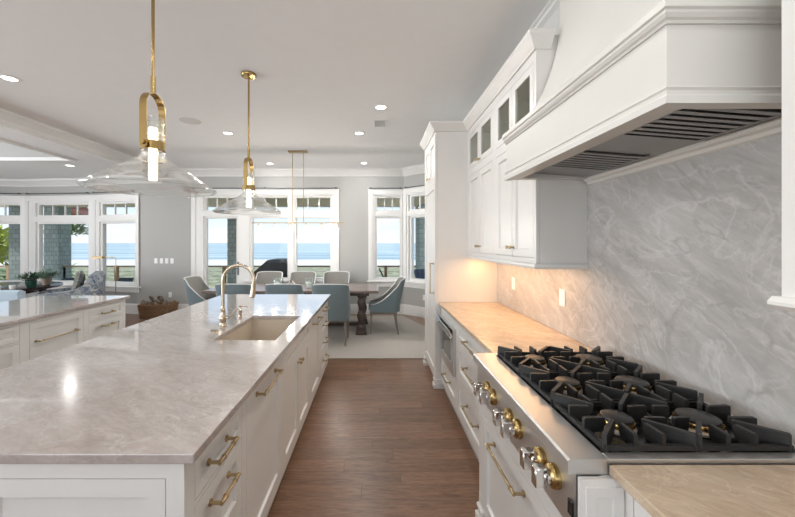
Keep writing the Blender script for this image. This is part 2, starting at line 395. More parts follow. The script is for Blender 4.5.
    def holed(s, x0, x1, z0, z1, holes, y0, y1, mi=0, m=None):
        us = [x0, x1]; ws = [z0, z1]
        for h in holes: us += [h[0], h[1]]; ws += [h[2], h[3]]
        us = [u for u in us if x0-1e-6 <= u <= x1+1e-6]; ws = [w for w in ws if z0-1e-6 <= w <= z1+1e-6]
        return s.grid(us, ws, lambda u, w: not any(h[0] < u < h[1] and h[2] < w < h[3] for h in holes), y0, y1, mi, m)
    def sweep(s, prof, path, closed=False, mi=0):
        # prof: (offset to the left of the path, z) polygon; path: xy points with mitred corners
        n = len(path); P = [Vector((p[0], p[1])) for p in path]; k = len(prof); vs = []
        for i in range(n):
            d1 = (P[i]-P[i-1]).normalized() if (i > 0 or closed) else None
            d2 = (P[(i+1) % n]-P[i]).normalized() if (i < n-1 or closed) else None
            d1 = d1 or d2; d2 = d2 or d1
            n1 = Vector((-d1.y, d1.x)); n2 = Vector((-d2.y, d2.x)); b = (n1+n2).normalized(); c = 1/max(.3, b.dot(n1))
            for o, z in prof: q = P[i]+b*o*c; vs.append((q.x, q.y, z))
        fs = []
        for i in range(n if closed else n-1):
            j = (i+1) % n
            for a in range(k):
                a2 = (a+1) % k; fs.append((i*k+a, j*k+a, j*k+a2, i*k+a2))
        if not closed: fs += [list(range(k)), list(range((n-1)*k, n*k))[::-1]]
        return s.add(vs, fs, mi)
    def build(s, name, mats, parent=None, label=None, cat=None, group=None, kind=None, loc=None, rotz=0, bevel=0, fixn=True):
        me = bpy.data.meshes.new(name); me.from_pydata([tuple(v) for v in s.v], [], s.f)
        if not isinstance(mats, (list, tuple)): mats = [mats]
        for m in mats: me.materials.append(m)
        for p, mi, sm in zip(me.polygons, s.mi, s.sm): p.material_index = mi; p.use_smooth = sm
        if fixn:
            import bmesh
            bm = bmesh.new(); bm.from_mesh(me); bmesh.ops.recalc_face_normals(bm, faces=bm.faces); bm.to_mesh(me); bm.free()
        me.update()
        if any(s.sm):
            try: me.set_sharp_from_angle(angle=math.radians(42))
            except Exception: pass
        o = bpy.data.objects.new(name, me); COL.objects.link(o)
        if parent: o.parent = parent
        if loc is not None: o.location = loc
        o.rotation_euler.z = rotz
        tag(o, label, cat, group, kind)
        if bevel:
            b = o.modifiers.new('bevel', 'BEVEL'); b.width = bevel; b.segments = 2; b.limit_method = 'ANGLE'; b.angle_limit = math.radians(50)
        return o
def tag(o, label=None, cat=None, group=None, kind=None):
    if label: o['label'] = label
    if cat: o['category'] = cat
    if group: o['group'] = group
    if kind: o['kind'] = kind
    return o
def thing(name, label, cat, loc=(0, 0, 0), rotz=0, group=None, kind=None):
    o = bpy.data.objects.new(name, None); COL.objects.link(o); o.empty_display_size = .1
    o.location = loc; o.rotation_euler = (0, 0, rotz); return tag(o, label, cat, group, kind)
def copy_tree(o, parent=None, loc=None, rotz=None, label=None):
    c = o.copy(); COL.objects.link(c)
    if parent: c.parent = parent; c.matrix_parent_inverse = o.matrix_parent_inverse.copy()
    if loc is not None: c.location = loc
    if rotz is not None: c.rotation_euler.z = rotz
    if label: c['label'] = label
    for ch in list(o.children): copy_tree(ch, c)
    return c
# ------------------------------------------------------------------ room shell
CZ = 3.15
ROOM = [(1.323, -3.2), (1.323, 6.84), (.63, 7.53), (-5.2, 7.53), (-6.41, 7.85), (-8.1, 8.0), (-9.8, 7.7), (-9.8, -3.2)]
def outset(poly, d):
    n = len(poly); out = []
    P = [Vector(p) for p in poly]
    for i in range(n):
        d1 = (P[i]-P[i-1]).normalized(); d2 = (P[(i+1) % n]-P[i]).normalized()
        n1 = Vector((d1.y, -d1.x)); n2 = Vector((d2.y, -d2.x)); b = (n1+n2).normalized()
        q = P[i]+b*d/max(.3, b.dot(n1)); out.append((q.x, q.y))
    return out
fl = MB(); fl.prism(outset(ROOM, .15), -.15, 0, 'z'); fl.build('floor', M_FLOOR, label='dark brown wide plank wooden floor', cat='floor', kind='structure')
# ceiling with the tray opening over the living room
TX0, TX1, TY0, TY1, BZ = -8.9, -5.25, -1.5, 5.95, 3.0
cl = MB()
px = outset(ROOM, .15)
cl.prism([p for p in px if p[0] > -5] + [(-4.75, px[3][1]), (-4.75, -3.35)], CZ, CZ+.12, 'z')
cl.prism([(-4.75, -3.35), (-4.75, px[3][1])] + [p for p in px if p[0] < -5], CZ+.2, CZ+.32, 'z')
cl.build('ceiling', M_CEIL, label='smooth off-white ceiling', cat='ceiling', kind='structure')
sf = MB(); sf.grid([-9.95, TX0, TX1, -4.62], [-3.35, TY0, TY1, 7.6], lambda u, w: not (TX0 < u < TX1 and TY0 < w < TY1), BZ, CZ+.22, m=Matrix(((1, 0, 0, 0), (0, 0, 1, 0), (0, 1, 0, 0), (0, 0, 0, 1))))
sf.prism([(-9.95, 7.6), (-5.2, 7.6), (-6.41, 7.95), (-8.1, 8.1), (-9.95, 7.8)], BZ, CZ+.22, 'z')
sf.build('trim_1', M_CEIL, label='dropped ceiling border around the living room tray ceiling', cat='ceiling trim', kind='structure')
tm = MB()
tm.sweep([(0, CZ), (0, CZ-.03), (.02, CZ-.045), (.07, CZ-.10), (.09, BZ+.01), (.11, BZ+.01), (.11, BZ-.02), (.16, BZ-.02), (.16, BZ), (.2, BZ), (.2, CZ)], [(-4.44, -3.1), (-4.44, 7.45)])
tm.sweep([(0, BZ), (-.0, BZ-.025), (.05, BZ-.025), (.07, BZ-.01), (.07, BZ)], [(TX1-.01, TY0), (TX1-.01, TY1+.01), (TX0, TY1+.01)][::-1])
tw = MB(); tw.box(TX0, TX1, TY1-.006, TY1-.001, BZ+.03, CZ+.2); tw.box(TX1-.006, TX1-.001, TY0, TY1-.006, BZ+.03, CZ+.2); tw.build('wall_tray_shade', M_WALL, label='inner faces of the living room tray ceiling, shade painted on as grey', cat='wall', kind='structure')  # grey strips stand in for the shade inside the tray
tm.build('trim_2', M_TRIM, label='white stepped moulding along the tray ceiling border', cat='moulding', kind='structure')

WT = .16
def wallseg(name, i, holes, label, z1=CZ+.3):
    P = Vector(ROOM[i]); Q = Vector(ROOM[(i+1) % len(ROOM)]); d = (Q-P); L = d.length
    a = math.atan2(d.y, d.x)
    m = Matrix.Translation((P.x, P.y, 0)) @ Matrix.Rotation(a, 4, 'Z')
    b = MB(m); b.holed(0, L, 0, z1, holes, -WT, 0)
    b.build(name, M_WALL, label=label, cat='wall', kind='structure')
    return m, L
# window units: local x runs along the wall, interior is local +y
WN = [0]
def window_unit(m, s0, s1, z0, z1, g0, g1, main, trans, label, door=False, nmunt=2):
    WN[0] += 1
    nm = 'door_1' if door else 'window_%d' % (WN[0]-(1 if WN[0] > 1 else 0))
    t = thing(nm, label, 'door' if door else 'window', m @ Vector((s0, 0, 0)), m.to_euler().z, kind='structure')
    w = s1-s0; G0 = g0-s0; G1 = g1-s0
    f = MB(); f.holed(0, w, z0, z1, [(G0, G1, *main), (G0, G1, *trans)], -.13, -.04)
    f.holed(0, w, z0, z1, [(G0-.05, G1+.05, main[0]-.05, main[1]+.045), (G0-.05, G1+.05, trans[0]-.03, trans[1]+.045)], -.04, .0)
    f.build('window_frame', M_TRIM, t)
    p = MB(); p.box(G0, G1, -.092, -.086, *main); p.build('pane', M_PANE, t)
    p = MB(); p.box(G0, G1, -.092, -.086, *trans); p.build('transom_pane', M_PANE, t)
    for k in range(nmunt):
        x = G0+(G1-G0)*(k+1)/(nmunt+1)
        p = MB(); p.box(x-.011, x+.011, -.105, -.07, *trans); p.build('muntin', M_TRIM, t)
    if door:
        h = MB(); h.box(G0-.075, G0-.035, 0, .008, .85, 1.14, ch=.003); h.cyl((G0-.055, .0, 1.0), (G0-.055, .05, 1.0), .01); h.cyl((G0-.055, .045, 1.0), (G0-.055+.1, .045, 1.0), .009)
        h.build('door_handle', pbr('pewter', (.22, .22, .22), .35, .8), t, label='dark metal lever handle on long plate')
    return t
def casing(m, s0, s1, z0, z1, n, label, sill=True):
    b = MB(m); w = .085
    b.holed(s0-w, s1+w, (z0-.0 if sill else 0), z1+w, [(s0, s1, (z0 if sill else 0)-.01, z1)], 0, .022)
    b.box(s0-w-.015, s1+w+.015, 0, .035, z1+w, z1+w+.03)
    if sill:
        b.box(s0-w-.03, s1+w+.03, -.05, .06, z0-.035, z0, ch=.006); b.box(s0-w, s1+w, 0, .022, z0-.13, z0-.035)
    b.build(n, M_TRIM, label=label, cat='window trim', kind='structure')
# dining wall: local x runs from X=.63 towards -X
def s_(X): return .63-X
mD = Matrix.Translation((.63, 7.53, 0)) @ Matrix.Rotation(PI, 4, 'Z')
hz0, hz1 = .73, 2.62
wallseg('wall_dining', 2, [(s_(-.87), s_(-2.83), hz0, hz1), (s_(-2.83), s_(-3.92), 0, hz1), (s_(.60), s_(-.06), hz0, hz1)], 'grey painted wall with the dining windows')
window_unit(mD, s_(-2.83), s_(-3.92), 0, hz1, s_(-3.04), s_(-3.70), (.30, 2.09), (2.27, 2.545), 'white glazed door to the porch, left end of dining windows', door=True)
window_unit(mD, s_(-.87), s_(-1.82), hz0, hz1, s_(-.98), s_(-1.725), (.79, 2.095), (2.27, 2.545), 'right tall window of the pair behind the dining table')
window_unit(mD, s_(-1.82), s_(-2.83), hz0, hz1, s_(-1.92), s_(-2.69), (.79, 2.095), (2.27, 2.545), 'left tall window of the pair, beside the glazed door')
window_unit(mD, s_(.60), s_(-.06), hz0, hz1, s_(.546), s_(.045), (.79, 2.095), (2.27, 2.545), 'narrow flat window right of the dining table')
casing(mD, s_(-.87), s_(-3.92), hz0, hz1, 'trim_3', 'white casing around the dining windows and glazed door', sill=False)
casing(mD, s_(.62), s_(-.06), hz0, hz1, 'trim_4', 'white casing around the narrow dining window')
ap = MB(mD); ap.box(s_(-.83), s_(-2.83), -.04, .05, hz0-.035, hz0); ap.build('trim_5', M_TRIM, label='white sill below the dining windows', cat='window sill', kind='structure')
ds = MB(mD); ds.box(s_(-2.83), s_(-3.92), -.2, .0, -.001, .012); ds.build('trim_6', M_TRIM, label='threshold under the glazed porch door', cat='threshold', kind='structure')
# right bay wall
mE, LE = wallseg('wall_bay', 1, [(.12, .92, hz0, hz1)], 'angled grey bay wall right of the dining table')
# wall index 1 runs (1.323,6.84)->(.63,7.53)
window_unit(mE, .12, .92, hz0, hz1, .2, .80, (.79, 2.095), (2.27, 2.545), 'angled bay window partly hidden by the tall cabinet')
casing(mE, .12, .90, hz0, hz1, 'trim_7', 'white casing around the angled bay window')
# left bay
lz0, lz1 = .60, 2.52
mA, LA = wallseg('wall_living_1', 3, [(.02, LA_ := 1.18, lz0, lz1)], 'first angled wall of the living room bay')
mB, LB = wallseg('wall_living_2', 4, [(.04, 1.62, lz0, lz1)], 'middle wall of the living room bay')
mC, LC = wallseg('wall_living_3', 5, [(.06, 1.6, lz0, lz1)], 'left wall of the living room bay')
window_unit(mA, .02, 1.18, lz0, lz1, .08, 1.03, (.68, 1.99), (2.19, 2.43), 'right window of the living room bay, beside the brass lamp')
window_unit(mB, .04, 1.62, lz0, lz1, .16, 1.40, (.68, 1.99), (2.19, 2.43), 'middle window of the living room bay with grey column outside', nmunt=3)
window_unit(mC, .06, 1.6, lz0, lz1, .14, 1.45, (.68, 1.99), (2.19, 2.43), 'left window of the living room bay with palm outside', nmunt=3)
casing(mA, .02, 1.18, lz0, lz1, 'trim_8', 'white casing around right living room window')
casing(mB, .04, 1.62, lz0, lz1, 'trim_9', 'white casing around middle living room window')
casing(mC, .06, 1.6, lz0, lz1, 'trim_10', 'white casing around left living room window')
# other walls
mR, LR = wallseg('wall_right', 0, [], 'grey painted wall behind the range and cabinets')
wallseg('wall_left', 6, [(2.0, 7.4, .6, 2.6)], 'side wall of the living room with window opening')
wallseg('wall_rear', 7, [(2.2, 9.4, .5, 2.7)], 'wall behind the camera with a wide window opening')
# crown and base around the room
crown = [(0, CZ), (0, CZ-.15), (.02, CZ-.15), (.03, CZ-.125), (.05, CZ-.11), (.12, CZ-.05), (.15, CZ-.035), (.15, CZ-.015), (.17, CZ-.01), (.17, CZ)]
c = MB(); c.sweep(crown, [ROOM[0], ROOM[1], ROOM[2], (-4.5, 7.53)]); c.build('trim_11', M_TRIM, label='white crown moulding at the kitchen and dining ceiling', cat='crown moulding', kind='structure')
c = MB(); c.sweep([(o, z-.15) for o, z in crown], [(-4.64, 7.53), ROOM[3], ROOM[4], ROOM[5], ROOM[6], (-9.8, -3.1)]); c.build('trim_12', M_TRIM, label='white crown moulding above the living room bay', cat='crown moulding', kind='structure')
basep = [(0, 0), (0, .22), (.01, .22), (.016, .20), (.018, .17), (.018, 0)]
for n_, pth, lb in (('baseboard_dining', [(1.32, 6.843), ROOM[2], (-.76, 7.53)], 'tall white baseboard at the dining bay'),
                    ('baseboard_center', [(-4.03, 7.53), ROOM[3], ROOM[4], ROOM[5], ROOM[6], (-9.8, -3.1)], 'tall white baseboard at the grey wall and living bay'),
                    ('baseboard_window', [(-.76, 7.53), (-2.8, 7.53)], 'tall white baseboard under dining windows')):
    c = MB(); c.sweep(basep, pth); c.build(n_, M_TRIM, label=lb, cat='baseboard', kind='structure')
# panelled white apron below the dining windows
ap = MB(mD); ap.box(s_(-.83), s_(-2.83), 0, .012, .2, hz0-.03); ap.build('trim_13', M_TRIM, label='white panel under the dining windows', cat='panel', kind='structure')
# roller shades / rods at window heads
def rod(m, s0, s1, z, label, nb=2):
    t = thing('curtain_rod', label, 'curtain rod', m @ Vector((s0, 0, z)), m.to_euler().z, 'slim curtain rods over the windows')
    b = MB(); b.cyl((0, .06, 0), (s1-s0, .06, 0), .009, seg=10); b.build('rod', M_RAILD, t)
    for k in range(nb):
        x = .05+(s1-s0-.1)*k/(nb-1); b = MB(); b.cyl((x, 0, 0), (x, .06, 0), .007); b.ball((x, .06, .014), .014); b.build('bracket', M_RAILD, t)
rod(mD, s_(-.8), s_(-3.98), 2.735, 'slim dark rod over the wide dining window group', 3)
rod(mD, s_(.60), s_(-.14), 2.735, 'short slim dark rod over the narrow dining window')
rod(mE, .04, .92, 2.735, 'slim dark rod over the angled bay window')
rod(mA, .02, 1.2, 2.68, 'slim dark rod over right living room window')
rod(mB, .05, 1.64, 2.68, 'slim dark rod over middle living room window')
rod(mC, .05, 1.6, 2.68, 'slim dark rod over left living room window')

# backsplash slab
b = MB(); b.box(1.303, 1.3225, -1.0, 3.684, .92, 1.96); b.build('backsplash', M_SPL, label='grey veined quartzite backsplash slab behind the range', cat='backsplash')

# ------------------------------------------------------------------ ceiling fittings
CANL = 7
def can(x, y, z, label, grp='recessed ceiling downlights'):
    t = thing('recessed_downlight', label, 'ceiling light', (x, y, z), 0, grp)
    b = MB(); b.lathe([(.058, .0), (.085, .0), (.085, -.006), (.062, -.008), (.058, -.004)], 28, closed=True); b.build('trim_ring', M_TRIM, t)
    b = MB(); b.lathe([(0, -.003), (.06, -.003), (.06, -.0015), (0, -.0015)], 28); b.build('lens', M_CAN, t)
    l = light('downlight_beam', 'AREA', (x, y, z-.012), (0, 0, 0), CANL, (1, .98, .95), shape='DISK', size=.12)
    return t
for x, y, z, lb in ((-3.55, 3.35, CZ, 'round downlight at the upper left, left of the near pendant'),
                 (-2.14, 5.02, CZ, 'round downlight between the two glass pendants'),
                 (-2.11, 6.94, CZ, 'round downlight just left of the linear chandelier canopy'),
                 (.07, 4.06, CZ, 'round downlight directly above the ceiling vent'),
                 (-.23, 5.02, CZ, 'round downlight below left of the ceiling vent'),
                 (-.22, 6.9, CZ, 'round downlight nearest the far crown, left of tall cabinet'),
                 (-5.7, 6.45, BZ, 'round downlight in the living room ceiling border')):
    can(x, y, z, lb)
for i, (x, y) in enumerate([(.1, 2.0), (.1, .4), (-2.3, 1.3), (-2.3, -1.2), (-.6, -1.4), (-3.6, .6)]):
    can(x, y, CZ, 'round downlight added out of view overhead', 'downlights overhead out of view')  # plausible lamps out of view, added to lift the room's brightness
t = MB(); t.lathe([(0, -.006), (.11, -.006), (.115, -.004), (.13, -.004), (.132, 0), (0, 0)], 40); t.build('ceiling_speaker', pbr('speaker_mesh', (.62, .61, .60), .7), label='round flush ceiling speaker between the pendants', cat='speaker', loc=(-2.42, 4.52, CZ))
t = thing('ceiling_vent', 'small white rectangular air vent in the ceiling', 'vent', (.067, 4.61, CZ))
b = MB(); b.holed(-.10, .10, -.16, .16, [(-.07, .07, -.125, .125)], -.008, 0, m=Matrix(((1, 0, 0, 0), (0, 0, 1, 0), (0, 1, 0, 0), (0, 0, 0, 1)))); b.build('frame', M_TRIM, t)
b = MB(); b.box(-.07, .07, -.125, .125, -.001, 0); b.build('backing', M_DARK, t)
b = MB()
for k in range(9): y = -.11+.0275*k; b.box(-.07, .07, y-.005, y+.002, -.007, -.003)
b.build('grille', M_PLAST, t)
def plate(name, m, label, gangs=1, kind='outlet'):
    w = .07+.046*(gangs-1)
    t = thing(name, label, 'wall plate', m @ Vector((0, 0, 0)), m.to_euler().z)
    b = MB(); b.box(-w/2, w/2, 0, .006, -.058, .058, ch=.003); b.build('cover_plate', M_PLAST, t)
    for g in range(gangs):
        x = (g-(gangs-1)/2)*.046
        if kind == 'outlet':
            b = MB(); b.box(x-.017, x+.017, .006, .008, -.034, .034)
            b.build('socket', M_PLAST, t)
        else:
            b = MB(); b.box(x-.016, x+.016, .006, .011, -.034, .034, ch=.002); b.build('rocker', M_PLAST, t)
def wm(x, y, z, a): return Matrix.Translation((x, y, z)) @ Matrix.Rotation(a, 4, 'Z')
plate('light_switch', wm(1.303, 3.24, 1.17, PI/2), 'white rocker switch plate on the far orange-lit backsplash', 1, 'switch')
plate('wall_outlet', wm(1.303, 2.396, 1.17, PI/2), 'white outlet plate on backsplash just beyond the range', 1)
for x, lb in ((-4.78, 'white switch plate leftmost in the row on the grey wall'), (-4.66, 'second white switch plate in the row on the grey wall'), (-4.545, 'third white switch plate in the row on the grey wall'), (-4.43, 'rightmost white switch plate in the row on grey wall')):
    plate('light_switch', wm(x, 7.53, 1.16, PI), lb, 1, 'switch')
plate('wall_outlet', wm(-4.47, 7.53, .42, PI), 'white outlet low on the grey wall behind the wicker basket', 1)
plate('wall_outlet', mE @ Matrix.Translation((.43, 0, .42)), 'white outlet under the angled bay window', 1)
# ------------------------------------------------------------------ cabinet parts
def shaker_mb(w, h, st=.055, rec=.014, th=.02, x0=0, z0=0, hole=False):
    b = MB(Matrix.Translation((x0, 0, z0)))
    i = st; j = st+.004
    if w < .2 or h < .15: i = min(st, .035, w*.28, h*.28); j = i+.004
    if hole:
        b.holed(0, w, 0, h, [(i, w-i, i, h-i)], 0, th); return b
    O = [(0, 0), (w, 0), (w, h), (0, h)]; A = [(i, i), (w-i, i), (w-i, h-i), (i, h-i)]; B = [(j, j), (w-j, j), (w-j, h-j), (j, h-j)]
    vs = [(p[0], 0, p[1]) for p in O]+[(p[0], 0, p[1]) for p in A]+[(p[0], rec, p[1]) for p in B]+[(p[0], th, p[1]) for p in O]
    fs = []
    for k in range(4):
        l = (k+1) % 4
        fs += [(k, l, 4+l, 4+k), (4+k, 4+l, 8+l, 8+k), (k, 12+k, 12+l, l)]
    fs += [(8, 9, 10, 11), (15, 14, 13, 12)]
    return b.add(vs, fs)
def pull(parent, cx, cz, L, mat=None, vert=False, r=.0065, out=.042):
    b = MB(Matrix.Translation((cx, 0, cz)) @ (Matrix.Rotation(PI/2, 4, 'Y') if vert else Matrix.Identity(4)))
    h = L/2
    for s in (-1, 1):
        b.cyl((s*h, 0, 0), (s*h, -.006, 0), .0125, seg=18)
        b.cyl((s*h, -.004, 0), (s*h, -out, 0), .0062)
        b.cyl((s*h-s*-.006, -out, 0), (s*(h-.03), -out, 0), r*1.18)
        b.cyl((s*(h-.033), -out, 0), (s*(h-.03), -out, 0), r*1.5)
    b.cyl((-h, -out, 0), (h, -out, 0), r)
    return b.build('handle', mat or M_BRASS, parent)
def knob(parent, cx, cz, mat=None):
    b = MB(Matrix.Translation((cx, 0, cz)) @ Matrix.Rotation(PI/2, 4, 'X'))
    b.lathe([(.011, 0), (.011, .003), (.005, .006), (.005, .018), (.010, .022), (.0135, .027), (.0135, .032), (.009, .036), (0, .037)], 18)
    return b.build('knob', mat or M_BRASS, parent)
def cabinet(name, label, loc, rotz, w, z0, z1, depth, fronts, toe=0.0, cat='cabinet', open_box=False, group=None, ff=True, st=.055, carc=0.02):
    """local x across the front, front plane y=0 facing -y, body towards +y"""
    t = thing(name, label, cat, loc, rotz, group)
    b = MB(); holes = [(f[0], f[1], f[2], f[3]) for f in fronts]
    b.holed(0, w, z0+toe, z1, holes, 0, .02)
    if open_box:
        b.box(0, .018, .02, depth, z0+toe, z1); b.box(w-.018, w, .02, depth, z0+toe, z1); b.box(.018, w-.018, .02, depth, z0+toe, z0+toe+.018)
        (b.box(.018, w-.018, .02, depth, z1-.018, z1) if not toe else 0); b.box(.018, w-.018, depth-.012, depth, z0+.018, z1-.018)
    else:
        b.box(0, w, .02+.002, depth, z0+toe, z1)
    b.build('body', M_CAB, t)
    if toe:
        b = MB(); b.box(.0, w, .035, depth, z0, z0+toe); b.build('toe_kick', M_TOE, t)
    g = .0032
    for f in fronts:
        x0, x1, a, c_, kind = f[:5]; hw = f[5] if len(f) > 5 else None
        nm = 'drawer' if kind == 'drawer' else 'door' if kind in ('door', 'glass') else 'panel'
        d = shaker_mb(x1-x0-2*g, c_-a-2*g, st if kind != 'glass' else .05, x0=x0+g, z0=a+g, hole=(kind == 'glass')).build(nm, M_CAB, t)
        if kind == 'glass':
            p = MB(); p.box(x0+.05, x1-.05, .008, .012, a+.05, c_-.05); p.build('pane', M_CGLASS, d)
        if hw:
            if hw[0] == 'pull': pull(d, hw[1], hw[2], hw[3])
            elif hw[0] == 'vpull': pull(d, hw[1], hw[2], hw[3], vert=True)
            elif hw[0] == 'knob': knob(d, hw[1], hw[2])
    return t
HP = PI/2
M_ENAMC = pbr('cap_enamel', (.02, .02, .02), .38)
# ------------------------------------------------------------------ island
IX, CT = -.575, .89
def isl(y0, y1, name, label, fronts, cat='cabinet', depth=.60, toe=.1, open_box=False):
    return cabinet(name, label, (IX, y0, 0), HP, y1-y0, 0, CT, depth, fronts, toe, cat, group=None, open_box=open_box)
t = isl(1.06, 1.51, 'base_cabinet', 'white drawer base at the near right corner of the sink island',
    [(.04, .43, .725, .865, 'drawer', ('pull', .2, .795, .145)), (.04, .43, .42, .71, 'drawer', ('pull', .215, .645, .145)), (.04, .43, .12, .405, 'drawer', ('pull', .215, .34, .145))])
t = isl(1.51, 2.13, 'dishwasher', 'panelled dishwasher in the island beside the near drawers', [(.03, .60, .12, .865, 'door', ('pull', .318, .817, .31))], 'dishwasher')
t = isl(2.13, 3.06, 'sink_cabinet', 'white double-door sink cabinet in the island below the sink',
    [(.04, .89, .74, .865, 'panel'), (.04, .463, .12, .725, 'door', ('knob', .43, .665)), (.467, .89, .12, .725, 'door', ('knob', .50, .665))], open_box=True)
t = isl(3.06, 3.61, 'base_cabinet', 'white single pull-out base in the island beyond the sink cabinet', [(.03, .52, .12, .865, 'door', ('pull', .275, .80, .30))])
t = isl(3.61, 4.21, 'base_cabinet', 'white four-drawer base at the far end of the sink island',
    [(.03, .57, .725, .865, 'drawer', ('pull', .3, .80, .2)), (.03, .57, .53, .71, 'drawer', ('pull', .3, .64, .2)), (.03, .57, .33, .515, 'drawer', ('pull', .3, .45, .2)), (.03, .57, .12, .315, 'drawer', ('pull', .3, .25, .2))])
# near end panels of the island and the seating side
b = thing('end_panel', 'white shaker end panel across the near face of the sink island', 'cabinet panel', (-1.83, 1.04, 0))
q = MB(); q.holed(0, 1.255, .0, CT, [(.07, .62, .10, .84), (.63, 1.2, .10, .84)], 0, .019); q.build('face_frame', M_CAB, b)
for x0, x1 in ((.07, .62), (.63, 1.2)):
    shaker_mb(x1-x0-.005, .735, .055, .014, .019, x0+.0025, .1025).build('panel', M_CAB, b)
for i, (y0, y1, w_) in enumerate(((1.06, 2.1, 'nearest'), (2.1, 3.15, 'middle'), (3.15, 4.21, 'farthest'))):
    L = y1-y0
    cabinet('base_cabinet', 'white two-door base on the left side of sink island, %s of three' % w_, (-1.83, y1, 0), -HP, L, 0, CT, .652,
            [(.03, L/2-.002, .12, .865, 'door', ('knob', L/2-.035, .80)), (L/2+.002, L-.03, .12, .865, 'door', ('knob', L/2+.035, .80))], .1)
ct = MB(); SX0, SX1, SY0, SY1 = -1.055, -.648, 2.235, 2.985
mXY = Matrix(((1, 0, 0, 0), (0, 0, 1, 0), (0, 1, 0, 0), (0, 0, 0, 1)))
ct.holed(-1.86, -.541, 1.029, 4.246, [(SX0, SX1, SY0, SY1)], CT, .92, m=mXY)
ct.build('island_countertop', M_ISL, label='long grey-pink quartzite countertop on the sink island', cat='countertop', bevel=.003)
s = thing('undermount_sink', 'rectangular cream undermount sink set in the island countertop', 'sink', (0, 0, 0))
b = MB(); x0, x1, y0, y1 = SX0-.008, SX1+.008, SY0-.008, SY1+.008; zb = .66
b.holed(x0-.02, x1+.02, y0-.02, y1+.02, [(x0, x1, y0, y1)], .66, CT-.001, m=mXY); b.box(x0-.02, x1+.02, y0-.02, y1+.02, zb-.02, zb)
b.build('basin', M_SINK, s, bevel=.004)
b = MB(); b.lathe([(0, .004), (.02, .004), (.045, .006), (.055, 0), (0, 0)], 24, Matrix.Translation(((x0+x1)/2, (y0+y1)/2, zb))); b.build('drain', M_FAUC, s)
# faucet
f = thing('kitchen_faucet', 'tall bronze gooseneck faucet behind the island sink', 'faucet', (-1.15, 2.61, .92))
b = MB(); b.lathe([(0, 0), (.033, 0), (.033, .006), (.026, .012), (.022, .03), (.026, .045), (.03, .06), (.026, .078), (.019, .09), (.017, .12), (.02, .128), (.015, .135), (.0125, .15)], 24); b.build('base', M_FAUC, f)
pts = [(0, 0, .14), (0, 0, .22), (0, 0, .32)]; R = .118
for k in range(13): a = PI-PI*k/12*1.08; pts.append((R+R*math.cos(a), 0, .345+R*math.sin(a)))
b = MB(); b.tube(pts, .0125, 14); b.build('spout', M_FAUC, f)
e_ = pts[-1]; d = Vector((pts[-1][0]-pts[-2][0], 0, pts[-1][2]-pts[-2][2])).normalized()
b = MB(); p0 = Vector(e_); b.cyl(p0-d*.01, p0+d*.02, .0165, .0165); b.cyl(p0+d*.02, p0+d*.09, .0165, .021); b.cyl(p0+d*.09, p0+d*.10, .017, .015); b.build('spray_head', M_FAUC, f)
b = MB(); b.cyl((.0, 0, .062), (.045, 0, .068), .011, .009); b.cyl((.04, 0, .066), (.10, 0, .125), .0045, .0075); b.ball((.102, 0, .127), .0085); b.build('lever', M_FAUC, f)
f = thing('soap_dispenser', 'small bronze soap dispenser right of the gooseneck faucet', 'soap dispenser', (-1.14, 2.92, .92))
b = MB(); b.lathe([(0, 0), (.021, 0), (.021, .005), (.013, .012), (.011, .03), (.016, .045), (.016, .06), (.008, .068), (.006, .085), (.010, .09), (.010, .10), (0, .103)], 20); b.build('body', M_FAUC, f)
b = MB(); b.tube([(0, 0, .094), (.03, 0, .096), (.055, 0, .092), (.06, 0, .082)], .0045, 8); b.build('spout', M_FAUC, f)
b = MB(); b.lathe([(0, 0), (.026, 0), (.026, .008), (.02, .013), (.016, .014), (0, .014)], 24); b.build('air_switch', M_FAUC, label='low round bronze air switch button left of the faucet', cat='switch', loc=(-1.145, 2.455, .92))

# ------------------------------------------------------------------ second island at the left
JX = -2.975
def isl2(y0, y1, label, fronts, cat='cabinet', name='base_cabinet'):
    return cabinet(name, label, (JX, y0, 0), HP, y1-y0, 0, CT, .99, fronts, .1, cat)
isl2(3.555, 4.11, 'white drawer base at the far end of the left island', [(.03, .52, .725, .862, 'drawer', ('pull', .275, .785, .145)), (.03, .52, .42, .71, 'drawer', ('pull', .275, .645, .145)), (.03, .52, .12, .405, 'drawer', ('pull', .275, .34, .145))])
isl2(2.925, 3.555, 'wide panelled appliance drawer in the middle of the left island', [(.045, .60, .47, .855, 'drawer', ('pull', .30, .69, .40)), (.045, .60, .12, .455, 'drawer', ('pull', .30, .38, .40))], 'appliance drawer', 'refrigerator_drawer')
isl2(2.2, 2.925, 'white drawer base in the left island at the picture edge', [(.03, .69, .725, .862, 'drawer', ('pull', .36, .79, .2)), (.03, .69, .42, .71, 'drawer', ('pull', .36, .645, .2)), (.03, .69, .12, .405, 'drawer', ('pull', .36, .34, .2))])
isl2(1.3, 2.2, 'white two-door base at the near end of left island', [(.03, .448, .12, .862, 'door', ('knob', .41, .8)), (.452, .87, .12, .862, 'door', ('knob', .49, .8))])
ct = MB(); ct.box(-4.0, -2.94, 1.27, 4.14, CT, .92); ct.build('island_countertop', M_ISL, label='glossy grey quartzite countertop on the left island', cat='countertop', bevel=.003)

# ------------------------------------------------------------------ right run: base cabinets, range top, counters
RX = .70
def rbase(y0, y1, name, label, fronts, cat='cabinet', X=RX, toe=.1, z1=CT):
    # local x runs from far (y1) to near (y0)
    return cabinet(name, label, (X, y1, 0), -HP, y1-y0, 0, z1, 1.30-X, fronts, toe, cat)
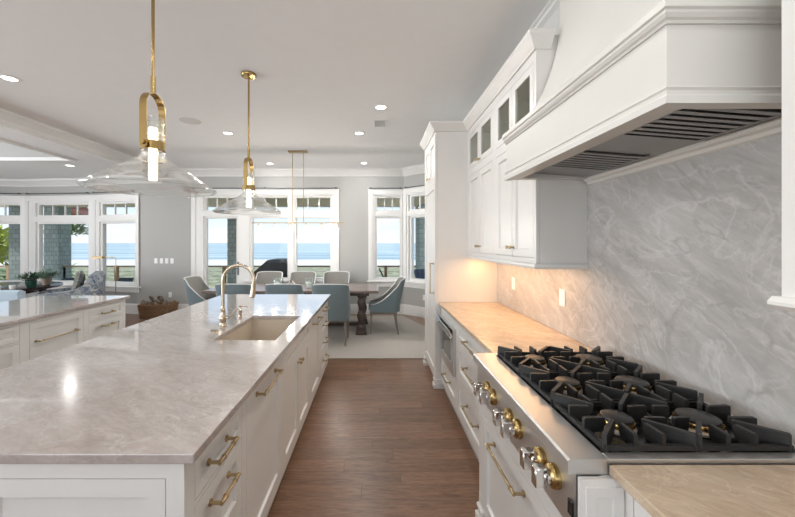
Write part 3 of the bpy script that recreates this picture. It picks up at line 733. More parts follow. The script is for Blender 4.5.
# microwave cabinet
t = rbase(2.965, 3.65, 'microwave_cabinet', 'white base cabinet holding the microwave drawer at far end of the counter',
    [(.03, .655, .12, .365, 'drawer', ('pull', .34, .255, .22)), (.03, .655, .385, .81, 'panel')])
mw = thing('microwave_oven', 'stainless microwave drawer with tilted control panel under the counter', 'microwave', (RX-.001, 3.62, 0), -HP)
b = MB(); b.holed(0, .625, .39, .80, [(.10, .53, .47, .70)], -.022, 0); b.build('front_panel', M_STEEL, mw)
b = MB(); b.box(.10, .53, -.012, -.003, .47, .70); b.build('window', M_BLKG, mw)
b = MB(Matrix.Translation((0, -.02, .735)) @ Matrix.Rotation(math.radians(33), 4, 'X')); b.box(.0, .625, -.012, .0, .0, .085, ch=.003); b.build('control_panel', M_STEELP, mw)
b = MB(); b.box(.03, .595, -.03, -.022, .735, .79); b.build('control_recess', M_BLKG, mw)
b = MB(); b.box(0, .625, -.05, -.022, .715, .733, ch=.004); b.build('handle', M_STEELP, mw)
t = rbase(1.94, 2.965, 'base_cabinet', 'white three-drawer base between microwave and range',
    [(.03, .99, .73, .865, 'drawer', ('pull', .49, .80, .28)), (.03, .99, .43, .715, 'drawer', ('pull', .49, .60, .28)), (.03, .99, .12, .415, 'drawer', ('pull', .49, .31, .28))])
t = cabinet('range_cabinet', 'white bumped-out cabinet under the gas range top', (.585, 1.937, 0), -HP, .955, 0, .70, .70,
    [(.07, .89, .115, .635, 'drawer', ('pull', .42, .567, .33))], .1)
b = MB(); b.box(0, .955, .06, .10, .70, .885); b.build('upper_body', M_CAB, t)
b = MB(); b.box(.9555, .968, -.008, .115, .10, .886); b.build('side_panel', M_CAB, t)
sp_ = MB(Matrix.Translation((.974, .006, .22)) @ Matrix.Rotation(HP, 4, 'Z')); o_ = shaker_mb(.105, .645, .028, .004, .006)
sp_.add([tuple(v) for v in o_.v], o_.f); sp_.build('side_panel', M_CAB, t)
def foot(parent, x, y, w, d):
    b = MB(); b.box(x-w/2, x+w/2, y-d/2, y+d/2, 0, .045, ch=.004); b.box(x-w/2+.012, x+w/2-.012, y-d/2+.012, y+d/2-.012, .045, .075, ch=.008); b.box(x-w/2+.006, x+w/2-.006, y-d/2+.006, y+d/2-.006, .075, .098, ch=.006)
    b.box(x-w/2+.018, x+w/2-.018, y-d/2+.018, y+d/2-.018, .098, .16)
    return b.build('foot', M_CAB, parent)
foot(t, .035, .03, .1, .1); foot(t, .92, .03, .1, .1)
rbase(-.1, .975, 'base_cabinet', 'white base cabinet right of the range at the picture corner',
    [(.04, 1.04, .73, .865, 'drawer', ('pull', .54, .8, .28)), (.04, .538, .12, .715, 'door', ('knob', .5, .66)), (.542, 1.04, .12, .715, 'door', ('knob', .58, .66))])
c1 = MB(); c1.box(.678, 1.3025, 1.945, 3.683, CT+.0005, .92); c1.build('countertop', M_CTR, label='warm-lit beige quartzite countertop between range and tall cabinet', cat='countertop', bevel=.003)
c1 = MB(); c1.box(.666, 1.3025, -.12, .982, CT+.0005, .92); c1.build('countertop', M_CTR, label='beige quartzite countertop in the lower right corner', cat='countertop', bevel=.003)
c1 = MB(); c1.box(1.272, 1.3025, .983, 1.944, CT+.0005, .92); c1.build('countertop', M_CTR, label='narrow stone strip between range top and backsplash', cat='countertop')

# gas range top
rt = thing('gas_rangetop', 'six-burner stainless gas range top with black grates and brass knobs', 'range top', (0, 0, 0))
Y0, Y1 = .986, 1.940
b = MB()
b.prism([(.552, .888), (.552, .926), (.557, .932), (.668, .932), (.668, .888)], Y0, Y1, 'y')
b.prism([(.576, .888), (.64, .888), (.64, .71), (.574, .71)], Y0+.003, Y1-.003, 'y')
b.box(.668, 1.27, Y0, Y0+.034, .888, .932); b.box(.668, 1.27, Y1-.034, Y1, .888, .932); b.box(1.245, 1.27, Y0+.034, Y1-.034, .888, .94)
b.build('housing', M_STEEL, rt, bevel=.0025)
b = MB(); b.box(.668, 1.245, Y0+.034, Y1-.034, .889, .924); b.build('burner_pan', M_ENAM, rt)
b = MB(); b.box(.568, .574, Y0+.01, Y0+.034, .755, .80, ch=.002); b.build('power_switch', M_ENAM, rt)
ky = [1.097, 1.185, 1.375, 1.463, 1.66, 1.748]
for y in ky:
    m = Matrix.Translation((.575, y, .81)) @ Matrix.Rotation(-HP, 4, 'Y')
    kb = MB(m); kb.lathe([(.037, 0), (.037, .016), (.034, .021), (.026, .024), (.024, .026), (0, .026)], 28); k_ = kb.build('control_knob', M_BRASSB, rt, label='round brass-ringed burner knob')
    q = MB(m); q.lathe([(0, .024), (.023, .024), (.022, .036), (0, .036)], 24); q.box(-.031, .031, -.016, .016, .034, .072, ch=.003); q.box(-.018, .018, -.02, .02, .03, .045, ch=.004); q.build('knob_grip', M_STEELP, k_)
CY = [1.165, 1.463, 1.761]; CX = [.815, 1.09]; HW = .1445
for cy in CY:
    for ix, cx in enumerate(CX):
        R = .046 if ix == 0 else .058
        m = Matrix.Translation((cx, cy, .927))
        b = MB(m); b.lathe([(0, 0), (R*1.2, 0), (R*1.24, .008), (R*1.18, .013), (0, .013)], 30); bn = b.build('burner', pbr('burner_base', (.5, .43, .36), .45, .3) if 'burner_base' not in MATS else MATS['burner_base'], rt)
        b = MB(m); b.lathe([(0, .013), (R*1.06, .013), (R*1.08, .016), (R*1.08, .028), (R*1.04, .031), (0, .031)], 30)
        for k in range(22):
            a = 2*PI*k/22; b.cyl((R*1.09*math.cos(a), R*1.09*math.sin(a), .017), (R*1.09*math.cos(a), R*1.09*math.sin(a), .029), .0032, seg=6)
        b.build('burner_ring', M_BRASSB, bn)
        b = MB(m); b.lathe([(0, .031), (R*1.02, .031), (R*1.04, .034), (R*1.02, .039), (R*.92, .042), (0, .043)], 30); b.build('burner_cap', M_ENAMC, bn)
        b = MB(m); b.cyl((-R*1.15-.012, .02, 0), (-R*1.15-.012, .02, .022), .005, seg=8); b.build('igniter', M_STEELP, bn)
    # one cast iron grate over the two burners
    g = MB(); x0, x1, y0, y1 = .676, 1.24, cy-HW, cy+HW; ZB, ZT = .9245, .983
    def fin(ax, ay, bx, by, w=.012, zt=ZT, zb=.942):
        p = Vector((ax, ay, 0)); q_ = Vector((bx, by, 0)); d_ = q_-p; L = d_.length
        m = Matrix.Translation(p) @ Matrix.Rotation(math.atan2(d_.y, d_.x), 4, 'Z')
        vs = []
        g.prism([(0, zb-.008), (L*.9, zb-.004), (L, zt-.026), (L, zt-.002), (L-.003, zt), (.003, zt), (0, zt-.003)], -w/2, w/2, 'y', m=m)
    g.grid([x0, x0+.014, (x0+x1)/2-.008, (x0+x1)/2+.008, x1-.014, x1], [y0, y0+.012, y1-.012, y1], lambda u, w: not ((x0+.014 < u < x1-.014 and y0+.012 < w < y1-.012) and not ((x0+x1)/2-.008 < u < (x0+x1)/2+.008)), .935, .95, m=mXY)
    for fx in (x0+.008, (x0+x1)/2, x1-.008):
        for fy in (y0+.008, y1-.008): g.box(fx-.008, fx+.008, fy-.007, fy+.007, ZB, .94)
    mid = (x0+x1)/2
    for cx, a, c_ in ((CX[0], x0, mid), (CX[1], mid, x1)):
        ri = .068 if cx == CX[0] else .08
        for sx, ex in ((-1, a+.004), (1, c_-.004)):
            for sy, ey in ((-1, y0+.003), (1, y1-.003)):
                dx, dy = ex-cx, ey-cy; L = math.hypot(dx, dy); k = ri/L
                fin(ex, ey, cx+dx*k, cy+dy*k, .013)
        for o in (-.042, .042):
            fin(cx+o, y0+.002, cx+o*.9, cy-(.074 if cx == CX[0] else .082), .012); fin(cx+o, y1-.002, cx+o*.9, cy+(.074 if cx == CX[0] else .082), .012)
            fin(a+.002 if a == x0 else a+.012, cy+o, cx-.068, cy+o*.9, .012)
            fin(c_-.002 if c_ == x1 else c_-.012, cy+o, cx+.068, cy+o*.9, .012)
    g.build('grate', M_IRON, rt)

# tall pantry
TX, TYn, TYf = .643, 3.685, 4.455
t = cabinet('tall_cabinet', 'tall white pantry cabinet at the end of the counter run', (TX, TYf, 0), -HP, TYf-TYn, .0, 2.74, 1.32-TX,
    [(.04, .383, 2.25, 2.69, 'door', ('knob', .35, 2.30)), (.387, .73, 2.25, 2.69, 'door', ('knob', .42, 2.30)), (.04, .73, .13, 2.20, 'door', ('vpull', .69, 1.165, .32))], .1, 'pantry cabinet')
foot(t, .05, .03, .11, .11); foot(t, .74, .05, .11, .14)
ccr = [(0, 2.741), (-.012, 2.741), (-.016, 2.752), (-.03, 2.768), (-.052, 2.80), (-.062, 2.812), (-.062, 2.835), (0, 2.835)]
# upper cabinets
UX, UN, UF = .99, 2.12, 3.684
UD = 1.32-UX
def upper(y0, y1, label):
    L = y1-y0; h = L/2
    return cabinet('wall_cabinet', label, (UX, y1, 0), -HP, L, 1.42, 2.28, UD,
        [(.035, h-.002, 1.455, 2.245, 'door', ('knob', h-.03, 1.52)), (h+.002, L-.035, 1.455, 2.245, 'door', ('knob', h+.03, 1.52))], 0, 'wall cabinet')
def upperg(y0, y1, label):
    L = y1-y0; h = L/2
    return cabinet('glass_cabinet', label, (UX, y1, 0), -HP, L, 2.28, 2.74, UD,
        [(.035, h-.002, 2.315, 2.68, 'glass', ('knob', h-.025, 2.345)), (h+.002, L-.035, 2.315, 2.68, 'glass', ('knob', h+.025, 2.345))], 0, 'wall cabinet', open_box=True)
UM = 2.865
upper(UN, UM, 'white two-door wall cabinet with silvery knobs, nearest the hood')
upper(UM, UF, 'white two-door wall cabinet nearest the tall pantry')
upperg(UN, UM, 'small glass-door cabinet directly beside the hood')
upperg(UM, UF, 'small glass-door cabinet beside the tall pantry')
b = MB(); b.sweep([(0, 1.405), (0, 1.42), (.31, 1.42), (.31, 1.405)], [(UX-.012, UF), (UX-.012, UN-.01)]); b.sweep([(0, 1.39), (-.004, 1.405), (0, 1.42), (.02, 1.42), (.02, 1.39)], [(UX-.012, UF), (UX-.012, UN-.01), (1.302, UN-.01)]); b.build('light_rail', M_CAB, label='white light rail moulding under the wall cabinets', cat='moulding')
c = MB(); c.sweep(ccr, [(TX, TYf), (TX, TYn), (UX, TYn), (UX, UN+.008), (1.08, UN+.008)]); c.box(TX+.0, 1.32, TYn, TYf, 2.742, 2.83); c.box(UX, 1.32, UN, TYn, 2.742, 2.83)
c.build('cabinet_crown', M_CAB, label='white crown moulding on top of the wall and tall cabinets', cat='crown moulding')
# glassware inside the glass cabinets
for i, (y, x, lb) in enumerate(((2.32, 1.15, 'glass vase in the cabinet nearest the hood, near shelf end'), (2.63, 1.13, 'glass vase in the cabinet nearest the hood, far shelf end'), (3.08, 1.15, 'glass vase in the far cabinet, near shelf end'), (3.45, 1.14, 'glass vase in the cabinet beside the pantry, far shelf end'))):
    b = MB(); b.lathe([(0, 0), (.045, 0), (.06, .03), (.062, .08), (.035, .13), (.04, .16), (.036, .16), (.03, .13), (.056, .08), (.055, .03), (0, .006)], 24)
    b.build('glass_vase', pbr('pale_glassware', (.62, .66, .62), .1) if 'pale_glassware' not in MATS else MATS['pale_glassware'], label=lb, cat='vase', loc=(x, y, 2.2985), group='vases in the glass cabinets')
# near right wall cabinet at the picture edge
cabinet('wall_cabinet', 'white wall cabinet at the right picture edge, right of the hood', (UX, .84, 0), -HP, .9, 1.42, 2.74, UD,
    [(.04, .448, 1.46, 2.69, 'door', ('knob', .415, 1.52)), (.452, .86, 1.46, 2.69, 'door', ('knob', .485, 1.52))], 0, 'wall cabinet')
b = MB(); b.sweep([(0, 1.39), (-.012, 1.40), (-.012, 1.408), (0, 1.42), (.31, 1.42), (.31, 1.39)], [(UX-.012, .85), (UX-.012, -.06)]); b.build('light_rail', M_CAB, label='white ledge moulding under the cabinet at the right edge', cat='moulding')
c = MB(); c.sweep(ccr, [(1.32, .84), (UX, .84), (UX, -.06)]); c.build('cabinet_crown', M_CAB, label='white crown on the cabinet at the right picture edge', cat='crown moulding')

# under-cabinet strips
for y0, y1, lb, en in ((2.18, 3.6, 'warm slim light strip under the far wall cabinets', 5), (.0, .8, 'warm slim light strip under the wall cabinet at right', 3.5)):
    b = MB(); b.box(1.06, 1.09, y0, y1, 1.397, 1.4045); b.build('under_cabinet_light', emis('strip_%d' % int(en), (1, .72, .42), 5), label=lb, cat='light strip')
    light('under_cabinet_glow', 'AREA', (1.10, (y0+y1)/2, 1.39), (0, 0, 0), en, (1, .53, .23), shape='RECTANGLE', size=.05, size_y=y1-y0)

# ------------------------------------------------------------------ range hood
hd = thing('range_hood', 'large white plaster-style range hood with curved canopy over the range', 'range hood', (0, 0, 0))
HY0, HY1, HX = .936, 2.108, .79
b = MB(); b.holed(HX+.012, 1.302, HY0+.012, HY1, [(HX+.085, 1.262, HY0+.05, HY1-.05)], 1.935, 2.165, m=mXY); b.build('band', M_HOOD, hd)
prof = [(.818, 2.19), (.835, 2.215), (.868, 2.25), (.905, 2.287), (.945, 2.335), (.985, 2.395), (1.02, 2.46), (1.052, 2.535), (1.08, 2.615), (1.10, 2.69), (1.115, 2.77), (1.124, 2.87), (1.128, 2.97), (1.13, 3.1495)]
b = MB(); b.prism(prof+[(1.3215, 3.1495), (1.3215, 2.19)], HY0+.022, HY1-.002, 'y', smooth=True); b.build('canopy', M_HOOD, hd)
path = [(1.302, HY1), (HX+.012, HY1), (HX+.012, HY0+.012), (1.302, HY0+.012)]
def mold(pr): b = MB(); b.sweep([(-o, z) for o, z in pr], path[1:]); return b
mold([(-.03, 2.165), (0, 2.150), (.006, 2.150), (.008, 2.158), (.014, 2.162), (.020, 2.172), (.020, 2.180), (.026, 2.184), (.026, 2.205), (.018, 2.213), (0, 2.217), (-.03, 2.217)]).build('upper_moulding', M_HOOD, hd)
mold([(-.03, 1.93), (.012, 1.93), (.012, 1.95), (.006, 1.958), (.006, 1.968), (.010, 1.974), (.004, 1.980), (0, 1.982), (-.03, 1.982)]).build('lower_moulding', M_HOOD, hd)
b = MB(); b.box(HX+.012, 1.30, HY0+.012, HY1, 2.165, 2.19); b.build('canopy_base', M_HOOD, hd)
ix0, ix1, iy0, iy1 = HX+.086, 1.261, HY0+.051, HY1-.051
M_LINER = pbr('hood_liner_steel', (.36, .345, .33), .33, 1, var=.05)
b = MB()
gr = [(iy0+.03, 1.33), (1.55, 1.86)]
holes = []
yy = []
for g0, g1 in gr:
    n = 8; p_ = (g1-g0)/n
    for k in range(n): yy.append((g0+k*p_, g0+k*p_+p_*.30, p_))
mT = Matrix.Translation((ix0, 0, 1.972)) @ Matrix.Rotation(math.radians(4.5), 4, 'Y') @ mXY
b.m = mT
b.holed(0, ix1-ix0, iy0, iy1, [(.06, .345, a, c_) for a, c_, _ in yy], -.0, .006); b.build('liner', M_LINER, hd)
b = MB(Matrix.Translation((ix0, 0, 1.972)) @ Matrix.Rotation(math.radians(4.5), 4, 'Y')); b.box(.03, .37, iy0+.01, iy1-.02, .03, .034); b.build('liner_cavity', M_DARK, hd)
b = MB(Matrix.Translation((ix0, 0, 1.972)) @ Matrix.Rotation(math.radians(4.5), 4, 'Y'))
for fi in (0, 1):
    b.v = []; b.f = []; b.mi = []; b.sm = []
    a0, a1 = yy[fi*8][0], yy[fi*8+7][1]
    b.box(.052, .062, a0-.01, a1+.012, -.009, .0); b.box(.343, .353, a0-.01, a1+.012, -.009, .0)
    for a, c_, p_ in yy[fi*8:fi*8+8]: b.box(.06, .345, c_, c_+p_*.55, -.008, .001)
    b.build('baffle_filter', M_LINER, hd)

for y in (1.15, 1.9):
    b = MB(); b.lathe([(0, 0), (.028, 0), (.028, -.004), (0, -.004)], 20, Matrix.Translation((ix0+.028, y, 1.968))); b.build('hood_lamp', M_STEELP, hd)
b = MB(); b.sweep([(0, 1.935), (0, 1.90), (.01, 1.905), (.016, 1.918), (.03, 1.925), (.036, 1.935)], [(1.3025, .93), (1.3025, 2.10)]); b.build('wall_trim', M_HOOD, hd)
# ------------------------------------------------------------------ pendants
def pendant(x, y, label):
    t = thing('glass_pendant', label, 'pendant light', (x, y, 1.85), 0)
    H = CZ-1.85
    b = MB(); b.lathe([(0, H), (.07, H), (.07, H-.018), (.065, H-.024), (.012, H-.026), (.012, H-.045), (0, H-.045)], 28); b.build('canopy', M_BRASSB, t)
    b = MB(); b.cyl((0, 0, .60), (0, 0, H-.02), .0085, seg=14); b.cyl((0, 0, .505), (0, 0, .60), .0125, seg=14); b.build('rod', M_BRASSB, t)
    # yoke strap in the Y plane
    R, zt, w, th = .08, .425, .019, .004
    pts = [(-R, .205), (-R, .33)]
    for k in range(1, 12): a = PI-PI*k/12; pts.append((R*math.cos(a), zt+R*math.sin(a)))
    pts = [(-R, .205), (-R, zt)] + pts[2:] + [(R, zt), (R, .205)]
    vs, fs = [], []
    n = len(pts)
    for i, p in enumerate(pts):
        a = Vector(pts[max(0, i-1)]); c_ = Vector(pts[min(n-1, i+1)]); d_ = (c_-a).normalized(); nn = Vector((-d_.y, d_.x))
        for s_1, s_2 in ((-1, -1), (1, -1), (1, 1), (-1, 1)):
            q = Vector(p)+nn*th/2*s_2; vs.append((w*s_1, q.x, q.y))
    for i in range(n-1):
        for k in range(4): fs.append((i*4+k, i*4+(k+1) % 4, (i+1)*4+(k+1) % 4, (i+1)*4+k))
    fs += [(0, 1, 2, 3), tuple(range(4*n-4, 4*n))[::-1]]
    b = MB(); b.add(vs, fs); b.build('yoke', M_BRASSB, t)
    for s in (-1, 1):
        b = MB(); b.cyl((0, s*.05, .225), (0, s*.088, .225), .007); b.cyl((0, s*.078, .225), (0, s*.094, .225), .0125, seg=16); b.build('thumb_screw', M_BRASSB, t)
    b = MB(); b.lathe([(.055, .2), (.0585, .2), (.0585, .245), (.055, .245)], 32, closed=True); b.lathe([(.0, .205), (.03, .205), (.03, .24), (0, .24)], 24)
    b.box(-.056, .056, -.006, .006, .215, .235); b.build('collar', M_BRASSB, t)
    outer = [(.052, .375), (.052, .20), (.056, .175), (.075, .152), (.11, .128), (.16, .098), (.215, .062), (.262, .028), (.298, .006), (.308, -.004), (.31, -.01)]
    inner = [(.304, -.010), (.292, .002), (.256, .022), (.21, .056), (.155, .091), (.105, .121), (.070, .146), (.052, .172), (.049, .2), (.049, .375)]
    b = MB(); b.lathe(outer+inner, 56, closed=True); b.lathe([(.309+.006*math.cos(q*PI/4), -.008+.006*math.sin(q*PI/4)) for q in range(8)], 56, closed=True); b.build('glass_shade', M_PGLASS, t)
    b = MB(); b.lathe([(0, .04), (.019, .04), (.021, .045), (.021, .315), (.019, .32), (0, .32)], 24); b.build('led_tube', M_TUBE, t, label='glowing frosted glass tube')
    return t
pendant(-1.20, 1.865, 'near large clear glass cone pendant with brass yoke, over the island')
pendant(-1.197, 3.27, 'far smaller-looking clear glass cone pendant over the island faucet')
# linear chandelier
t = thing('linear_chandelier', 'slim brass linear chandelier over the dining table', 'chandelier', (-1.34, 6.0, 1.9))
b = MB(); b.box(-.165, .165, -.04, .04, CZ-1.9-.03, CZ-1.9, ch=.003); b.build('canopy', M_BRASS, t)
for s in (-1, 1): b = MB(); b.cyl((s*.095, 0, .0), (s*.095, 0, CZ-1.9-.02), .0065); b.build('rod', M_BRASS, t)
b = MB(); b.box(-.80, .80, -.01, .01, -.008, .01); b.build('bar', M_BRASS, t)
for k in range(6):
    x = -.67+.27*k
    b = MB(); b.lathe([(.024, -.02), (.03, -.02), (.03, -.12), (.026, -.12), (.026, -.025), (0, -.025), (0, -.02)], 20, Matrix.Translation((x, 0, 0))); b.cyl((x, 0, -.02), (x, 0, -.008), .02); L_ = b.build('glass_lamp', M_LAMPG, t)
    b = MB(); b.cyl((x, 0, -.03), (x, 0, -.09), .012); b.build('bulb', M_LEDW, L_)
for k in range(6): light('chandelier_glow', 'POINT', (-1.34-.67+.27*k, 6.0, 1.74), (0, 0, 0), 9, (1, .93, .85), shadow_soft_size=.03)

# ------------------------------------------------------------------ dining set
rug = MB(); rug.prism([(-3.4, 4.61), (.64, 4.61), (.86, 4.75), (.95, 5.1), (.95, 6.3), (.58, 7.3), (-3.4, 7.3)], .001, .012, 'z'); rug.build('area_rug', M_RUG, label='large pale beige rug under the dining table', cat='rug')
tb = thing('dining_table', 'long dark wooden trestle dining table on the beige rug', 'table', (-1.40, 6.22, .012))
b = MB(); b.box(-1.46, 1.46, -.53, .53, .705, .748, ch=.006); b.build('tabletop', M_TABT, tb)
for sx in (-1, 1):
    for sy in (-1, 1):
        b = MB(Matrix.Translation((sx*1.17, sy*.37, 0)))
        b.box(-.095, .095, -.095, .095, 0, .05, ch=.01); b.box(-.08, .08, -.08, .08, .05, .1, ch=.006)
        b.lathe([(.06, .1), (.08, .12), (.065, .14), (.045, .16), (.05, .2), (.07, .26), (.08, .31), (.065, .36), (.045, .40), (.06, .415), (.045, .43), (.055, .47), (.072, .52), (.066, .57), (.05, .60), (.072, .62), (.072, .64)], 20)
        b.box(-.07, .07, -.07, .07, .64, .70, ch=.005); b.build('leg', M_TAB, tb)
    b = MB(); b.box(sx*1.17-.045, sx*1.17+.045, -.42, .42, .05, .11); b.build('foot_rail', M_TAB, tb)
b = MB(); b.box(-1.13, 1.13, -.04, .04, .055, .11); b.build('stretcher', M_TAB, tb)
b = MB(); b.box(-1.3, 1.3, -.36, -.33, .64, .705); b.box(-1.3, 1.3, .33, .36, .64, .705); b.build('apron', M_TAB, tb)

def make_chair(label):
    t = thing('dining_chair', label, 'chair', (0, 0, 0), 0)
    # faces local -y; back at +y
    hw, dpt = .272, .25
    N = 28; base = []
    for i in range(N+1):
        u = -1+2*i/N
        # squarish U: sides then rounded back
        if abs(u) > .55:
            k = (abs(u)-.55)/.45; x = math.copysign(hw*(1-.03*k), u); y = .10-k*.34
        else:
            a = u/.55*PI/2; x = hw*math.copysign(abs(math.sin(a))**.62, u) if u else 0; y = .10+.17*abs(math.cos(a))**.62
        base.append((x, y, abs(u)))
    def top(u):
        if u < .42: return .93-.02*(u/.42)**2
        k = (u-.42)/.58; return .91-(.91-.50)*(1-(1-k)**2.0)
    out_v, rows = [], 6
    vo, vi = [], []
    for x, y, u in base:
        zt = top(u); z0 = .38
        for r in range(rows+1):
            z = z0+(zt-z0)*r/rows
            k = (z-.45)/.5; lean = max(0, k)*.10; fl = 1+max(0, k)*.06 if u < .6 else 1
            nrm = Vector((x/hw, max(0, y-.05)*4, 0)); nrm = nrm.normalized() if nrm.length > 0 else Vector((0, 1, 0))
            vo.append((x*fl, y+lean, z)); th = .045*(1-.35*max(0, k))
            vi.append((x*fl-nrm.x*th, y+lean-nrm.y*th, z))
    R_ = rows+1; b = MB(); n = len(base); fs = []
    for i in range(n-1):
        for r in range(rows): fs.append((i*R_+r, (i+1)*R_+r, (i+1)*R_+r+1, i*R_+r+1))
    b.add(vo, fs, 0, True); b.add(vi, fs, 1, True)
    cap = []
    o = n*R_
    allv = vo+vi
    for i in range(n-1):
        cap.append((i*R_+rows, (i+1)*R_+rows, o+(i+1)*R_+rows, o+i*R_+rows)); cap.append((i*R_, (i+1)*R_, o+(i+1)*R_, o+i*R_))
    for i in (0, n-1):
        for r in range(rows): cap.append((i*R_+r, i*R_+r+1, o+i*R_+r+1, o+i*R_+r))
    b.add(allv, cap, 0, False); b.build('backrest', [M_FABB, M_FABG], t, label='blue outside and taupe inside')
    w = MB(); w.tube([(vo[i*R_+rows][0]*.5+vi[i*R_+rows][0]*.5, vo[i*R_+rows][1]*.5+vi[i*R_+rows][1]*.5, vo[i*R_+rows][2]+.001) for i in range(n)], .012, 8)
    w.build('welt', M_WELT, t)
    b = MB(); b.box(-.228, .228, -.27, .19, .385, .485, ch=.03); b.build('seat', M_FABS, t, bevel=.008)
    b = MB(); b.box(-.242, .242, -.25, .21, .345, .383); b.build('seat_frame', M_LEG, t)
    for sx, sy in ((-1, -1), (1, -1), (-1, 1), (1, 1)):
        b = MB(); x, y = sx*.217, (-.225 if sy < 0 else .18); dy = 0 if sy < 0 else .05
        vs = [(x-.02, y-.02, .36), (x+.02, y-.02, .36), (x+.02, y+.02, .36), (x-.02, y+.02, .36), (x-.013, y-.013+dy, 0), (x+.013, y-.013+dy, 0), (x+.013, y+.013+dy, 0), (x-.013, y+.013+dy, 0)]
        b.add(vs, [(0, 1, 2, 3), (7, 6, 5, 4), (0, 4, 5, 1), (1, 5, 6, 2), (2, 6, 7, 3), (3, 7, 4, 0)]); b.build('leg', M_LEG, t)
    return t
ch0 = make_chair('blue dining chair with its back to the island, nearest the aisle')
RZ = .0125
spots = [(-.66, 5.38, RZ, PI, None), (-1.36, 5.40, RZ, PI, 'blue dining chair with back to the island, middle of three'),
         (-2.10, 5.40, RZ, PI, 'blue dining chair with its back seen behind the bronze faucet'),
         (.16, 6.02, RZ, -PI/2, 'blue dining chair at the right end of the table, seen in profile'),
         (-2.96, 6.15, RZ, PI/2, 'blue dining chair at the left end of the table'),
         (-.80, 6.95, RZ, 0, 'window-side taupe-faced dining chair, rightmost of three'),
         (-1.50, 6.95, RZ, 0, 'window-side taupe-faced dining chair, middle of three'),
         (-2.20, 6.95, RZ, 0, 'window-side taupe-faced dining chair behind the covered grill view, leftmost')]
# chairs on the near side face the table (+y), so they turn by PI
for i, (x, y, z, r, lb) in enumerate(spots):
    if i == 0: ch0.location = (x, y, z); ch0.rotation_euler.z = r
    else: copy_tree(ch0, loc=(x, y, z), rotz=r, label=lb)
# table decor
TZ = .012+.748+.001
for x, y, lb in ((-1.72, 6.05, 'clear glass hurricane jar left of the table centrepiece'), (-1.16, 6.05, 'clear glass hurricane jar right of the table centrepiece')):
    t = thing('hurricane_jar', lb, 'jar', (x, y, TZ), 0, 'hurricane jars on the dining table')
    b = MB(); b.lathe([(0, 0), (.055, 0), (.068, .03), (.068, .10), (.06, .14), (.062, .17), (.058, .17), (.056, .14), (.063, .10), (.063, .03), (0, .008)], 24); b.build('glass', M_JAR, t)
    b = MB(); b.lathe([(0, .01), (.045, .01), (.045, .09), (0, .092)], 18); b.build('candle', M_PLAST, t)
b = MB()
for k in range(5):
    a = k*1.3; pts = [(.10*math.cos(a+j*.5)*(1-.1*j), .06*math.sin(a+j*.5), .02+.025*math.sin(j*.6+k)+.01*j) for j in range(9)]
    b.tube(pts, .013, 8)
b.build('coral_ornament', M_LEG, label='small twisted branch ornament in the table middle', cat='ornament', loc=(-1.46, 6.0, TZ+.012))

# ------------------------------------------------------------------ basket of driftwood
t = thing('wicker_basket', 'rectangular brown wicker basket on the floor by the grey wall', 'basket', (-4.53, 7.22, 0))
b = MB(); 
def ring(x, y, z, w, d): return [(-w, -d, z), (w, -d, z), (w, d, z), (-w, d, z)]
w0, d0, w1, d1 = .28, .15, .305, .18
vs = ring(0, 0, 0, w0, d0)+ring(0, 0, .27, w1, d1)+ring(0, 0, .27, w1-.025, d1-.025)+ring(0, 0, .03, w0-.02, d0-.02)
fs = [(3, 2, 1, 0), (12, 13, 14, 15)]
for a in range(3):
    for k in range(4): l = (k+1) % 4; fs.append((a*4+k, a*4+l, a*4+4+l, a*4+4+k))
b.add(vs, fs)
for r in range(9):
    k = r/8; z = .02+.24*k; w = w0+(w1-w0)*(z/.27)+.004; d = d0+(d1-d0)*(z/.27)+.004
    b.tube([(-w, -d, z), (0, -d-.004, z), (w, -d, z), (w+.003, 0, z), (w, d, z), (0, d+.002, z), (-w, d, z), (-w-.003, 0, z)], .013, 6, closed=True)
b.build('body', M_WICK, t)
for k in range(17):
    pass
b = MB(); b.tube([(-w1, -d1, .275), (w1, -d1, .275), (w1, d1, .275), (-w1, d1, .275)], .018, 8, closed=True); b.build('rim', M_WICK, t)
for sx in (-1, 1):
    b = MB(); b.tube([(sx*w1, -.07, .27), (sx*(w1+.02), -.06, .32), (sx*(w1+.02), 0, .345), (sx*(w1+.02), .06, .32), (sx*w1, .07, .27)], .012, 8); b.build('handle', M_WICK, t)
rr = random.Random(3)
for k, (x, y) in enumerate([(-.21, -.05), (-.10, .08), (.0, -.07), (.10, .07), (.20, -.05), (.045, .0), (-.15, .0)]):
    b = MB(); R = .062; a = rr.uniform(0, 3)
    m = Matrix.Rotation(a, 3, 'Z') @ Matrix.Rotation(rr.uniform(.9, 1.5), 3, 'X')
    for q in range(3):
        b.tube([tuple(m @ Vector((R*(1-.18*q)*math.cos(j*PI/7), R*(1-.18*q)*math.sin(j*PI/7), .012*q))) for j in range(14)], .012, 6, closed=True)
    b.build('grapevine_ball', M_ROPE, label='twisted grapevine ball heaped in the wicker basket', cat='decor ball', group='grapevine balls in the basket', loc=(-4.53+x, 7.22+y, .27+(.115 if k > 4 else 0)))
b = MB(); b.box(-4.53-.23, -4.53+.23, 7.22-.12, 7.22+.12, .032, .20, ch=.03); b.build('folded_throw', M_ROPE, label='brown folded filling under the grapevine balls in basket', cat='textile')

# ------------------------------------------------------------------ living corner
t = thing('armchair', 'blue and white floral armchair in front of the living room window', 'armchair', (-5.56, 6.25, 0), 2.17)
